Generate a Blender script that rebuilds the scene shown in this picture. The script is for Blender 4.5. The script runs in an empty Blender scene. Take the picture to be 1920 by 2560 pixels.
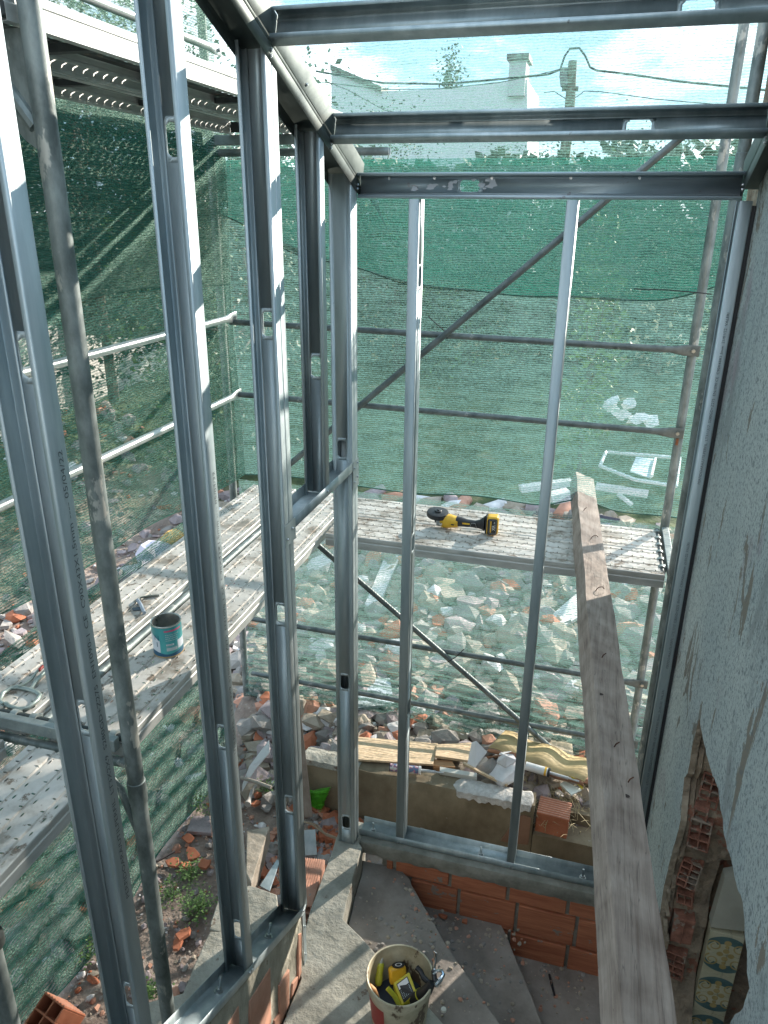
import bpy, bmesh, math, random
from mathutils import Vector, Matrix, noise as mnoise
from math import sin, cos, tan, pi, radians, sqrt, atan2
random.seed(7)
scene = bpy.context.scene
COL = scene.collection
# ------------------------------------------------------------------ camera frame
CAM = Vector((0.9829, -3.0549, 3.1599))
FW = Vector((-0.25177, 0.89578, -0.36632)).normalized()
RT = Vector((0.96156, 0.27441, 0.01014)); RT = (RT - FW*RT.dot(FW)).normalized()
UP = RT.cross(FW)
FL = 1891.4
def P(ax, val, a, b):
    "point of the plane ax=val that the photograph shows at pixel (a, b): used to measure the place"
    d = FW + RT*((a-960)/FL) - UP*((b-1280)/FL)
    i = 'xyz'.index(ax)
    return CAM + d*((val-CAM[i])/d[i])
def PZ(z, a, b): return P('z', z, a, b)
# ------------------------------------------------------------------ mesh builder
OFF = {}
class M:
    def __init__(s): s.v=[]; s.f=[]; s.m=[]
    def add(s, vs, fs, mi=0):
        n=len(s.v); s.v += [tuple(v) for v in vs]
        for f in fs: s.f.append(tuple(i+n for i in f)); s.m.append(mi)
        return s
    def box(s, lo, hi, mi=0):
        x0,y0,z0=lo; x1,y1,z1=hi
        return s.add([(x0,y0,z0),(x1,y0,z0),(x1,y1,z0),(x0,y1,z0),(x0,y0,z1),(x1,y0,z1),(x1,y1,z1),(x0,y1,z1)],
              [(0,3,2,1),(4,5,6,7),(0,1,5,4),(1,2,6,5),(2,3,7,6),(3,0,4,7)], mi)
    def obox(s, c, size, R, mi=0):
        "box with centre c, size and 3x3 rotation R"
        c=Vector(c); h=[q/2 for q in size]; vs=[]
        for sz in (-1,1):
            for sx,sy in ((-1,-1),(1,-1),(1,1),(-1,1)):
                vs.append(c + R@Vector((sx*h[0],sy*h[1],sz*h[2])))
        return s.add(vs,[(0,3,2,1),(4,5,6,7),(0,1,5,4),(1,2,6,5),(2,3,7,6),(3,0,4,7)],mi)
    def tube(s, a, b, r, n=14, r2=None, caps=True, mi=0):
        a=Vector(a); b=Vector(b); r2=r if r2 is None else r2
        d=(b-a).normalized(); u=d.orthogonal().normalized(); w=d.cross(u)
        vs=[a+(u*cos(2*pi*k/n)+w*sin(2*pi*k/n))*r for k in range(n)]+[b+(u*cos(2*pi*k/n)+w*sin(2*pi*k/n))*r2 for k in range(n)]
        fs=[(k,(k+1)%n,n+(k+1)%n,n+k) for k in range(n)]
        if caps: fs += [tuple(range(n-1,-1,-1)), tuple(range(n,2*n))]
        return s.add(vs,fs,mi)
    def path(s, pts, r, n=8, mi=0, flat=1.0, rs=None, upv=None):
        pts=[Vector(p) for p in pts]; vs=[]; u=None
        for i,p in enumerate(pts):
            d=(pts[min(i+1,len(pts)-1)]-pts[max(i-1,0)]).normalized()
            if upv is not None: w=Vector(upv); u=w.cross(d).normalized(); w=d.cross(u)
            else:
                u = d.orthogonal().normalized() if u is None else (u-d*u.dot(d)).normalized()
                w=d.cross(u)
            rr = r if rs is None else rs[i]
            vs += [p+(u*cos(2*pi*k/n)+w*sin(2*pi*k/n)*flat)*rr for k in range(n)]
        fs=[(i*n+k,i*n+(k+1)%n,(i+1)*n+(k+1)%n,(i+1)*n+k) for i in range(len(pts)-1) for k in range(n)]
        fs += [tuple(range(n-1,-1,-1)), tuple(range((len(pts)-1)*n,len(pts)*n))]
        return s.add(vs,fs,mi)
    def lathe(s, prof, c, n=28, mi=0, R=None):
        c=Vector(c); vs=[]
        for r,z in prof:
            for k in range(n):
                q=Vector((r*cos(2*pi*k/n), r*sin(2*pi*k/n), z)); vs.append(c+(R@q if R else q))
        fs=[(i*n+k,i*n+(k+1)%n,(i+1)*n+(k+1)%n,(i+1)*n+k) for i in range(len(prof)-1) for k in range(n)]
        return s.add(vs,fs,mi)
    def sheet(s, prof, a, b, U, V, mi=0, closed=False):
        "polyline profile (u, v) swept from a to b"
        a=Vector(a); b=Vector(b); n=len(prof)
        vs=[a+U*p[0]+V*p[1] for p in prof]+[b+U*p[0]+V*p[1] for p in prof]
        fs=[(k,(k+1)%n,n+(k+1)%n,n+k) for k in range(n if closed else n-1)]
        if closed: fs += [tuple(range(n-1,-1,-1)), tuple(range(n,2*n))]
        return s.add(vs,fs,mi)
    def prism(s, poly, z0, z1, mi=0):
        "vertical prism over a polygon of (x, y); z0, z1 floats"
        n=len(poly)
        vs=[(p[0],p[1],z0) for p in poly]+[(p[0],p[1],z1) for p in poly]
        area=sum(poly[i][0]*poly[(i+1)%n][1]-poly[(i+1)%n][0]*poly[i][1] for i in range(n))
        fs=[tuple(range(n-1,-1,-1)),tuple(range(n,2*n))]+[(k,(k+1)%n,n+(k+1)%n,n+k) for k in range(n)]
        if area<0: fs=[tuple(reversed(f)) for f in fs]
        return s.add(vs,fs,mi)
    def slab(s, pts, th, mi=0, down=Vector((0,0,-1))):
        n=len(pts); pts=[Vector(p) for p in pts]
        vs=pts+[p+down*th for p in pts]
        return s.add(vs,[tuple(range(n)),tuple(range(2*n-1,n-1,-1))]+[(k+n,(k+1)%n+n,(k+1)%n,k) for k in range(n)],mi)
    def stone(s, c, r, sq=(1,1,1), mi=0, rnd=random):
        t=(1+5**.5)/2
        ico=[(-1,t,0),(1,t,0),(-1,-t,0),(1,-t,0),(0,-1,t),(0,1,t),(0,-1,-t),(0,1,-t),(t,0,-1),(t,0,1),(-t,0,-1),(-t,0,1)]
        fs=[(0,11,5),(0,5,1),(0,1,7),(0,7,10),(0,10,11),(1,5,9),(5,11,4),(11,10,2),(10,7,6),(7,1,8),(3,9,4),(3,4,2),(3,2,6),(3,6,8),(3,8,9),(4,9,5),(2,4,11),(6,2,10),(8,6,7),(9,8,1)]
        a,b,g=rnd.uniform(0,6.28),rnd.uniform(-.5,.5),rnd.uniform(-.5,.5)
        R=Matrix.Rotation(a,3,'Z')@Matrix.Rotation(b,3,'X')@Matrix.Rotation(g,3,'Y'); c=Vector(c)
        vs=[c+R@Vector((x*sq[0],y*sq[1],z*sq[2]))*(r*rnd.uniform(.38,.62)) for x,y,z in ico]
        return s.add(vs,fs,mi)
    def shard(s, c, r, th, R, mi=0, rnd=random, n=5):
        a0=rnd.uniform(0,6); pts=[]
        for k in range(n):
            a=a0+2*pi*k/n+rnd.uniform(-.35,.35); q=r*rnd.uniform(.6,1.15)
            pts.append((q*cos(a),q*sin(a)*.75))
        vs=[Vector(c)+R@Vector((x,y,th/2)) for x,y in pts]+[Vector(c)+R@Vector((x*1.03,y*1.03,-th/2)) for x,y in pts]
        return s.add(vs,[tuple(range(n)),tuple(range(2*n-1,n-1,-1))]+[(k+n,(k+1)%n+n,(k+1)%n,k) for k in range(n)],mi)
    def build(s, name, mats, parent=None, angle=None, solid=0, bevel=0, loc=None, autoflip=False):
        if angle is None: angle = 15 if solid else 35
        me=bpy.data.meshes.new(name)
        if parent is None:
            if loc is None:
                xs=[v[0] for v in s.v]; ys=[v[1] for v in s.v]; zs=[v[2] for v in s.v]
                loc=Vector(((min(xs)+max(xs))/2,(min(ys)+max(ys))/2,min(zs)))
            o0=Vector(loc)
        else: o0=OFF[parent.name]
        me.from_pydata([tuple(Vector(v)-o0) for v in s.v],[],s.f)
        me.polygons.foreach_set('material_index',s.m)
        if solid:
            bm=bmesh.new(); bm.from_mesh(me); bmesh.ops.remove_doubles(bm,verts=bm.verts,dist=2e-5); bmesh.ops.recalc_face_normals(bm,faces=bm.faces); bm.to_mesh(me); bm.free()
        mats = mats if isinstance(mats,(list,tuple)) else [mats]
        for m in mats: me.materials.append(m)
        if angle:
            me.polygons.foreach_set('use_smooth',[True]*len(me.polygons))
            me.set_sharp_from_angle(angle=radians(angle))
        me.update()
        o=bpy.data.objects.new(name,me); COL.objects.link(o)
        OFF[o.name]=o0
        if parent is None: o.location=o0
        else: o.parent=parent
        if bevel:
            b=o.modifiers.new('bevel','BEVEL'); b.width=bevel; b.segments=2; b.limit_method='ANGLE'; b.angle_limit=radians(40)
        if solid:
            q=o.modifiers.new('solidify','SOLIDIFY'); q.thickness=solid; q.offset=0
        return o
def tag(o, label, cat, group=None, kind=None):
    o['label']=label; o['category']=cat
    if group: o['group']=group
    if kind: o['kind']=kind
    return o
def thing(name, label, cat, loc, group=None):
    o=bpy.data.objects.new(name,None); COL.objects.link(o); o.location=loc; o.empty_display_size=.1
    OFF[o.name]=Vector(loc); return tag(o,label,cat,group)
def struct(o): o['kind']='structure'; return o
def copy_thing(root, loc, rot=None, label=None, scale=None):
    r=root.copy(); COL.objects.link(r); r.location=loc
    if rot is not None: r.rotation_euler=rot
    if scale is not None: r.scale=(scale,)*3 if not hasattr(scale,'__len__') else scale
    if label: r['label']=label
    for ch in list(root.children):
        c=ch.copy(); COL.objects.link(c); c.parent=r
        for g in ch.children:
            d=g.copy(); COL.objects.link(d); d.parent=c
    return r
# ------------------------------------------------------------------ materials
def nodes(m): return m.node_tree.nodes, m.node_tree.links
def mat(name, c1, c2=None, rough=.7, metal=0, scale=8, stretch=(1,1,1), bump=.15, bscale=60, detail=6, c3=None, spots=None, rr=.12, bdist=.004, ramp=(.35,.65)):
    m=bpy.data.materials.new(name); m.use_nodes=True; N,L=nodes(m); b=N['Principled BSDF']
    tc=N.new('ShaderNodeTexCoord'); mp=N.new('ShaderNodeMapping'); mp.inputs['Scale'].default_value=stretch
    L.new(tc.outputs['Object'],mp.inputs['Vector'])
    n1=N.new('ShaderNodeTexNoise'); n1.inputs['Scale'].default_value=scale; n1.inputs['Detail'].default_value=detail; n1.inputs['Roughness'].default_value=.62
    L.new(mp.outputs[0],n1.inputs['Vector'])
    cr=N.new('ShaderNodeValToRGB'); cr.color_ramp.elements[0].position=ramp[0]; cr.color_ramp.elements[1].position=ramp[1]
    cr.color_ramp.elements[0].color=(*c1,1); cr.color_ramp.elements[1].color=(*(c2 or c1),1)
    if c3:
        e=cr.color_ramp.elements.new((ramp[0]+ramp[1])/2); e.color=(*c3,1)
    L.new(n1.outputs['Fac'],cr.inputs['Fac']); col=cr.outputs['Color']
    if spots:                       # (colour, noise scale, threshold, stretch)
        sc,ss,th,st=spots
        mp2=N.new('ShaderNodeMapping'); mp2.inputs['Scale'].default_value=st; L.new(tc.outputs['Object'],mp2.inputs['Vector'])
        n2=N.new('ShaderNodeTexNoise'); n2.inputs['Scale'].default_value=ss; n2.inputs['Detail'].default_value=5; n2.inputs['Roughness'].default_value=.65
        L.new(mp2.outputs[0],n2.inputs['Vector'])
        r2=N.new('ShaderNodeValToRGB'); r2.color_ramp.elements[0].position=th; r2.color_ramp.elements[1].position=th+.03
        L.new(n2.outputs['Fac'],r2.inputs['Fac'])
        mx=N.new('ShaderNodeMix'); mx.data_type='RGBA'; L.new(r2.outputs['Color'],mx.inputs['Factor']); L.new(col,mx.inputs[6]); mx.inputs[7].default_value=(*sc,1)
        col=mx.outputs[2]
    L.new(col,b.inputs['Base Color'])
    b.inputs['Metallic'].default_value=metal
    mr=N.new('ShaderNodeMapRange'); mr.inputs['To Min'].default_value=max(.03,rough-rr); mr.inputs['To Max'].default_value=min(1,rough+rr)
    L.new(n1.outputs['Fac'],mr.inputs['Value']); L.new(mr.outputs[0],b.inputs['Roughness'])
    if bump:
        n3=N.new('ShaderNodeTexNoise'); n3.inputs['Scale'].default_value=bscale; n3.inputs['Detail'].default_value=8; n3.inputs['Roughness'].default_value=.6
        L.new(mp.outputs[0],n3.inputs['Vector'])
        bp=N.new('ShaderNodeBump'); bp.inputs['Strength'].default_value=bump; bp.inputs['Distance'].default_value=bdist
        L.new(n3.outputs['Fac'],bp.inputs['Height']); L.new(bp.outputs[0],b.inputs['Normal'])
    return m
def plain(name,c,rough=.5,metal=0):
    m=bpy.data.materials.new(name); m.use_nodes=True; b=m.node_tree.nodes['Principled BSDF']
    b.inputs['Base Color'].default_value=(*c,1); b.inputs['Roughness'].default_value=rough; b.inputs['Metallic'].default_value=metal; return m
GALV=mat('galvanised_steel',(.29,.35,.365),(.46,.52,.53),rough=.45,metal=.48,scale=5,stretch=(3,3,.35),bump=.06,bscale=90,rr=.1,spots=((.22,.23,.23),14,.70,(1,1,.4)))
GALVR=mat('backlit_dark_tube_steel',(.09,.11,.11),(.20,.225,.22),rough=.5,metal=.5,scale=12,bump=.12,bscale=40,spots=((.36,.37,.35),10,.66,(1,1,1)))  # backlit shade of the front rails and braces put into the colour
GALVK=mat('shade_darkened_steel',(.06,.075,.07),(.14,.165,.15),rough=.5,metal=.6,scale=5,bump=.1,bscale=60)  # shade on the rafter track and joist painted into the base colour
GALVW=mat('worn_galvanised_tube',(.13,.155,.15),(.33,.37,.36),rough=.55,metal=.55,scale=14,stretch=(1,1,.5),bump=.2,bscale=50,spots=((.48,.48,.44),9,.58,(1,1,.45)))
GALVD=mat('dull_galvanised_steel',(.21,.245,.24),(.37,.41,.40),rough=.5,metal=.6,scale=10,bump=.15,bscale=40,spots=((.46,.46,.42),7,.60,(1,1,1)))
SCREW=plain('zinc_screw',(.5,.52,.52),.3,1)
DARK=plain('black_plastic_and_shade',(.02,.02,.022),.6)  # cable ties; also stands in for shade in the stud-to-wall gap
INK=plain('printed_ink',(.10,.115,.12),.6)
CONC=mat('rough_concrete',(.24,.23,.19),(.42,.40,.34),rough=.9,scale=7,bump=.9,bscale=28,bdist=.012,spots=((.17,.13,.10),9,.62,(1,1,1)))
MORT=mat('mortar',(.20,.185,.15),(.33,.31,.26),rough=.95,scale=12,bump=1,bscale=30,bdist=.01)
STEPM=mat('dusty_step_concrete',(.17,.142,.12),(.31,.27,.235),rough=.95,scale=5,bump=.8,bscale=40,bdist=.006,spots=((.34,.30,.26),40,.66,(1,1,1)))
RETW=mat('brown_stained_render',(.15,.115,.07),(.27,.22,.145),rough=.95,scale=5,stretch=(1,1,.7),bump=.5,bscale=30,spots=((.36,.33,.28),18,.68,(1,1,1)))
SOIL=mat('dirt',(.16,.115,.09),(.30,.235,.19),rough=1,scale=3.5,bump=1,bscale=22,bdist=.02,spots=((.36,.32,.28),45,.64,(1,1,1)))
GRND=bpy.data.materials.new('dirt_and_scrub'); GRND.use_nodes=True
def _g():
    N,L=nodes(GRND); b=N['Principled BSDF']; b.inputs['Roughness'].default_value=1
    tc=N.new('ShaderNodeTexCoord'); sp=N.new('ShaderNodeSeparateXYZ'); L.new(tc.outputs['Object'],sp.inputs[0])
    def nzr(scale,det,stops):
        q=N.new('ShaderNodeTexNoise'); q.inputs['Scale'].default_value=scale; q.inputs['Detail'].default_value=det; q.inputs['Roughness'].default_value=.65; L.new(tc.outputs['Object'],q.inputs['Vector'])
        r=N.new('ShaderNodeValToRGB'); e=r.color_ramp.elements; e[0].position,e[0].color=stops[0][0],(*stops[0][1],1); e[1].position,e[1].color=stops[-1][0],(*stops[-1][1],1)
        for p,c in stops[1:-1]: k=e.new(p); k.color=(*c,1)
        L.new(q.outputs['Fac'],r.inputs['Fac']); return r.outputs['Color'],q.outputs['Fac']
    dirt,_=nzr(3.5,8,((.36,(.15,.11,.09)),(.52,(.25,.195,.16)),(.66,(.36,.30,.25))))
    peb,pf=nzr(48,4,((.60,(0,0,0)),(.66,(1,1,1))))
    scrub,_=nzr(2.2,8,((.36,(.03,.05,.018)),(.55,(.07,.10,.035)),(.66,(.16,.15,.08))))
    mx=N.new('ShaderNodeMix'); mx.data_type='RGBA'; L.new(peb,mx.inputs['Factor']); L.new(dirt,mx.inputs[6]); mx.inputs[7].default_value=(.36,.33,.30,1)
    def m(op,a,c):
        q=N.new('ShaderNodeMath'); q.operation=op
        for i,v in enumerate((a,c)):
            if isinstance(v,(int,float)): q.inputs[i].default_value=v
            else: L.new(v,q.inputs[i])
        return q.outputs[0]
    d=m('MAXIMUM',m('SUBTRACT',sp.outputs['Y'],5.2),m('SUBTRACT',-3.4,0) if False else m('SUBTRACT',m('MULTIPLY',sp.outputs['X'],-1),4.6))
    e,ef=nzr(1.3,4,((.0,(0,0,0)),(1,(1,1,1))))
    mr=N.new('ShaderNodeMapRange'); mr.inputs['From Min'].default_value=-.4; mr.inputs['From Max'].default_value=.6; L.new(m('ADD',d,m('MULTIPLY',m('SUBTRACT',ef,.5),2.5)),mr.inputs['Value'])
    m2=N.new('ShaderNodeMix'); m2.data_type='RGBA'; L.new(mr.outputs[0],m2.inputs['Factor']); L.new(mx.outputs[2],m2.inputs[6]); L.new(scrub,m2.inputs[7]); L.new(m2.outputs[2],b.inputs['Base Color'])
    bp=N.new('ShaderNodeBump'); bp.inputs['Strength'].default_value=1; bp.inputs['Distance'].default_value=.02; q=N.new('ShaderNodeTexNoise'); q.inputs['Scale'].default_value=24; q.inputs['Detail'].default_value=8; L.new(tc.outputs['Object'],q.inputs['Vector']); L.new(q.outputs['Fac'],bp.inputs['Height']); L.new(bp.outputs[0],b.inputs['Normal'])
_g()
def brickmat(name,c1,c2):
    m=mat(name,c1,c2,rough=.85,scale=6,bump=.25,bscale=40,spots=((.36,.31,.26),6,.66,(1,1,1)))
    return m
BRICK=brickmat('terracotta',(.36,.115,.055),(.50,.185,.10))
BRICKP=brickmat('pale_terracotta',(.42,.20,.13),(.56,.31,.22))
RUB=[mat('rubble_grey',(.20,.185,.17),(.36,.335,.31),rough=.95,scale=6,bump=.7,bscale=30,bdist=.01),
     mat('rubble_beige',(.28,.235,.18),(.46,.395,.32),rough=.95,scale=6,bump=.7,bscale=30,bdist=.01),
     BRICKP, BRICK,
     mat('rubble_white_plaster',(.55,.53,.52),(.72,.70,.69),rough=.9,scale=9,bump=.3,bscale=30),
     mat('rubble_mauve',(.24,.195,.195),(.38,.32,.32),rough=.95,scale=6,bump=.7,bscale=30,bdist=.01)]
WOOD=None
def woodmat(name,c1,c2,axis=1,rough=.85,crack=.5):
    m=bpy.data.materials.new(name); m.use_nodes=True; N,L=nodes(m); b=N['Principled BSDF']
    tc=N.new('ShaderNodeTexCoord'); mp=N.new('ShaderNodeMapping'); s=[14,14,14]; s[axis]=.9; mp.inputs['Scale'].default_value=s
    L.new(tc.outputs['Object'],mp.inputs['Vector'])
    n1=N.new('ShaderNodeTexNoise'); n1.inputs['Scale'].default_value=3; n1.inputs['Detail'].default_value=9; n1.inputs['Roughness'].default_value=.7; n1.inputs['Distortion'].default_value=.6
    L.new(mp.outputs[0],n1.inputs['Vector'])
    n2=N.new('ShaderNodeTexNoise'); n2.inputs['Scale'].default_value=9; n2.inputs['Detail'].default_value=6; L.new(tc.outputs['Object'],n2.inputs['Vector'])
    ad=N.new('ShaderNodeMath'); ad.operation='MULTIPLY_ADD'; ad.inputs[1].default_value=.55; L.new(n1.outputs['Fac'],ad.inputs[0])
    mu=N.new('ShaderNodeMath'); mu.operation='MULTIPLY'; mu.inputs[1].default_value=.45; L.new(n2.outputs['Fac'],mu.inputs[0]); L.new(mu.outputs[0],ad.inputs[2])
    cr=N.new('ShaderNodeValToRGB'); cr.color_ramp.elements[0].position=.36; cr.color_ramp.elements[1].position=.64
    cr.color_ramp.elements[0].color=(*c1,1); cr.color_ramp.elements[1].color=(*c2,1); L.new(ad.outputs[0],cr.inputs['Fac'])
    # long drying cracks
    mp2=N.new('ShaderNodeMapping'); s=[30,30,30]; s[axis]=.8; mp2.inputs['Scale'].default_value=s; L.new(tc.outputs['Object'],mp2.inputs['Vector'])
    n4=N.new('ShaderNodeTexNoise'); n4.inputs['Scale'].default_value=1.3; n4.inputs['Detail'].default_value=3; L.new(mp2.outputs[0],n4.inputs['Vector'])
    r2=N.new('ShaderNodeValToRGB'); e=r2.color_ramp.elements; e[0].position=.493; e[1].position=.507; e[0].color=(0,0,0,1); e[1].color=(0,0,0,1); k=e.new(.5); k.color=(crack,)*3+(1,)
    L.new(n4.outputs['Fac'],r2.inputs['Fac'])
    mx=N.new('ShaderNodeMix'); mx.data_type='RGBA'; L.new(r2.outputs['Color'],mx.inputs['Factor']); L.new(cr.outputs['Color'],mx.inputs[6]); mx.inputs[7].default_value=(.05,.035,.03,1)
    L.new(mx.outputs[2],b.inputs['Base Color']); b.inputs['Roughness'].default_value=rough
    bp=N.new('ShaderNodeBump'); bp.inputs['Strength'].default_value=.5; bp.inputs['Distance'].default_value=.004
    sb=N.new('ShaderNodeMath'); sb.operation='SUBTRACT'; L.new(ad.outputs[0],sb.inputs[0]); L.new(r2.outputs['Color'],sb.inputs[1])
    L.new(sb.outputs[0],bp.inputs['Height']); L.new(bp.outputs[0],b.inputs['Normal'])
    return m
OLDWOOD=woodmat('weathered_beam_wood',(.175,.13,.105),(.43,.355,.30))
PLY=mat('chipboard',(.50,.36,.22),(.62,.47,.31),rough=.85,scale=30,bump=.3,bscale=60)
# ------------------------------------------------------------------ camera, light, sky
cam=bpy.data.cameras.new('camera'); co=bpy.data.objects.new('camera',cam); COL.objects.link(co); scene.camera=co
Rm=Matrix((RT,UP,-FW)).transposed().to_4x4(); Rm.translation=CAM; co.matrix_world=Rm
cam.sensor_fit='HORIZONTAL'; cam.sensor_width=36; cam.lens=FL/1920*36; cam.clip_start=.02; cam.clip_end=1500
SUN=Vector((.467,.808,.358)).normalized()
sl=bpy.data.lights.new('sun','SUN'); sl.energy=5; sl.angle=radians(.5); sl.color=(1,.925,.82)
so=bpy.data.objects.new('sun',sl); COL.objects.link(so); so.rotation_euler=SUN.to_track_quat('Z','Y').to_euler(); so.location=(3,5,8)
w=bpy.data.worlds.new('World'); scene.world=w; w.use_nodes=True; N=w.node_tree.nodes; L=w.node_tree.links
bg=N['Background']; sky=N.new('ShaderNodeTexSky'); sky.sky_type='NISHITA'; sky.sun_disc=False; sky.sun_elevation=radians(21); sky.sun_rotation=radians(30); sky.dust_density=.3; sky.air_density=1.4; sky.ozone_density=2.5
tc=N.new('ShaderNodeTexCoord'); mp=N.new('ShaderNodeMapping'); mp.inputs['Scale'].default_value=(1,1,2.6); mp.inputs['Location'].default_value=(.35,.1,.25)
L.new(tc.outputs['Generated'],mp.inputs['Vector'])
nz=N.new('ShaderNodeTexNoise'); nz.inputs['Scale'].default_value=3.2; nz.inputs['Detail'].default_value=9; nz.inputs['Roughness'].default_value=.55
L.new(mp.outputs[0],nz.inputs['Vector'])
cr=N.new('ShaderNodeValToRGB'); cr.color_ramp.elements[0].position=.49; cr.color_ramp.elements[1].position=.64; L.new(nz.outputs['Fac'],cr.inputs['Fac'])
mx=N.new('ShaderNodeMix'); mx.data_type='RGBA'; hz=N.new('ShaderNodeMix'); hz.data_type='RGBA'; hz.inputs['Factor'].default_value=.6; L.new(sky.outputs[0],hz.inputs[6]); hz.inputs[7].default_value=(4.6,8.8,12.5,1)
L.new(cr.outputs['Color'],mx.inputs['Factor']); L.new(hz.outputs[2],mx.inputs[6]); mx.inputs[7].default_value=(22,22.5,23.5,1)
L.new(mx.outputs[2],bg.inputs['Color']); bg.inputs['Strength'].default_value=.062
vs=scene.view_settings; vs.view_transform='Standard'; vs.look='None'; vs.gamma=1; vs.exposure=1.4
scene.cycles.use_denoising=True; scene.cycles.max_bounces=10; scene.cycles.transparent_max_bounces=24; scene.cycles.diffuse_bounces=4
scene.cycles.sample_clamp_indirect=8
def hitg(px,py,lift=0):
    "the point of the terrain that the photograph shows at a pixel"
    d=(FW+RT*((px-960)/FL)-UP*((py-1280)/FL)).normalized(); t=1.5
    while t<60:
        p=CAM+d*t
        if p.z<hgt(p.x,p.y)+lift: return p
        t+=.02
    return CAM+d*20
# ------------------------------------------------------------------ text
def text_mesh(body, size):
    c=bpy.data.curves.new('t','FONT'); c.body=body; c.size=size; c.resolution_u=2
    o=bpy.data.objects.new('t',c); COL.objects.link(o)
    dg=bpy.context.evaluated_depsgraph_get(); me=o.evaluated_get(dg).to_mesh()
    V=[v.co.copy() for v in me.vertices]; Fc=[tuple(p.vertices) for p in me.polygons]
    o.evaluated_get(dg).to_mesh_clear(); bpy.data.objects.remove(o); bpy.data.curves.remove(c)
    return V,Fc
def put_text(name, body, size, org, X, Y, m, parent, width=None, squeeze=1.0):
    V,Fc=text_mesh(body,size)
    mxw=max(v.x for v in V) or 1; k=(width/mxw) if width else 1
    mb=M(); mb.add([Vector(org)+X*(v.x*k)+Y*(v.y*squeeze) for v in V],Fc)
    return mb.build(name,m,parent,angle=0)
# ================================================================== steel frame
EX=Vector((1,0,0)); EY=Vector((0,1,0)); EZ=Vector((0,0,1))
def cprofile(W=.09, Fh=.043, lip=.012, groove=True):
    "C section: u across the web, v along the flanges (web at v=0); rounded bends"
    h=W/2; r=.0035
    left=[(-h+lip,Fh),(-h+r,Fh),(-h+r*.3,Fh-r*.3),(-h,Fh-r),(-h,r),(-h+r*.3,r*.3),(-h+r,0)]
    if groove: left += [(-.034,0),(-.031,.0022),(-.028,.0022),(-.025,0)]
    else: left += [(-.025,0)]
    right=[(-u,v) for u,v in reversed(left)]
    return left, right
def cstud(mb, base, axis, U, V, length, holes=(), W=.09, Fh=.043, lip=.012, zb=None, zt=None):
    "sweep the C; the flat middle of the web carries the service holes"
    l,r=cprofile(W,Fh,lip); base=Vector(base)
    def pt(u,v,t):
        p=base+U*u+V*v
        if t<=0 and zb: return Vector((p.x,p.y,zb(p)))
        if t>=length and zt: return Vector((p.x,p.y,zt(p)))
        return p+axis*t
    for prof in (l,r):
        n=len(prof); seg=[0,length]
        vs=[pt(u,v,t) for t in seg for u,v in prof]
        mb.add(vs,[(k,k+1,n+k+1,n+k) for k in range(n-1)])
    cw=.025; t0=0
    hw=.0205; hl=.038
    spans=[]
    for h in sorted(holes):
        spans.append((t0,h-.05)); t0=h+.05
        out=[(-cw,h-.05),(-hw*.6,h-.05),(hw*.6,h-.05),(cw,h-.05),(cw,h-.02),(cw,h+.02),(cw,h+.05),(hw*.6,h+.05),(-hw*.6,h+.05),(-cw,h+.05),(-cw,h+.02),(-cw,h-.02)]
        inn=[(-hw,h-hl+.008),(-hw*.5,h-hl),(hw*.5,h-hl),(hw,h-hl+.008),(hw,h-.012),(hw,h+.012),(hw,h+hl-.008),(hw*.5,h+hl),(-hw*.5,h+hl),(-hw,h+hl-.008),(-hw,h+.012),(-hw,h-.012)]
        vs=[pt(u,0,t) for u,t in out]+[pt(u,0,t) for u,t in inn]
        mb.add(vs,[(k,(k+1)%12,12+(k+1)%12,12+k) for k in range(12)])
    spans.append((t0,length))
    for a,b in spans:
        mb.add([pt(-cw,0,a),pt(cw,0,a),pt(cw,0,b),pt(-cw,0,b)],[(0,1,2,3)])
    return mb
T=.0016
def screws(name, pts, nrm, parent, r=.0045):
    for p in pts:
        p=Vector(p); nrm=Vector(nrm); mb=M(); mb.tube(p,p+nrm*.002,r*1.25,10); mb.tube(p+nrm*.002,p+nrm*.0055,r,6,r2=r*.8); mb.build(name,SCREW,parent)
RB=lambda y: 3.235-.405*y          # underside of the sloping rafter
TB=lambda y: .318-.52*(y+.83)      # floor of the sloping bottom track on the low wall
def lstud(y, label, z0, holes, double=False, face=-1, far=None, name='steel_stud', fl=.043, zb=None, box=False, W=.09):
    "stud of the side frame: outer flange at x=-.09, inner flange at x=0, open towards -y"
    L_=RB(y)-z0
    t=thing(name,label,'steel stud',(-.045,y+fl,z0),'upright steel studs of the side frame')
    mb=M()
    cstud(mb,(-.045-(W-.09)/2,y+fl,z0),EZ,EX,-EY,L_,holes,W=W,Fh=fl,zb=zb,zt=lambda p:RB(p.y)+.036)
    mb.build('profile',GALV,t,solid=T)
    return t
PH='PERFIDOARA/UTILPERFIL  LT3X2X9  S280GD+Z275  EN1090-1 CE  C90X43X1,5mm ---- 05/04/22'
s1=lstud(-1.905,'nearest and widest steel stud, rust stained inside, with black print up its flange',.88,[2.08-.88,1.05-.88+.12,2.88-.88+.02],zb=lambda p:TB(p.y)+.003,fl=.048,W=.104)
put_text('printed_text',PH,.022,(0.0022,-1.873,1.57),EZ,-EY,INK,s1,width=1.16,squeeze=.8)
s2=lstud(-1.322,'tall steel stud behind the round scaffold pole, pale slot low in its web',.58,[.72-.58+.02,1.55-.58+.04,3.05-.58+.27,],zb=lambda p:TB(p.y)+.003,fl=.05)
put_text('printed_text','UTILPERFIL  LT3X2X9  S280GD+Z275  EN1090-1 CE  C90X43X1,5mm ---- 05/04/22',.02,(0.0022,-1.285,1.55),EZ,-EY,INK,s2,width=.95,squeeze=.8)
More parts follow.
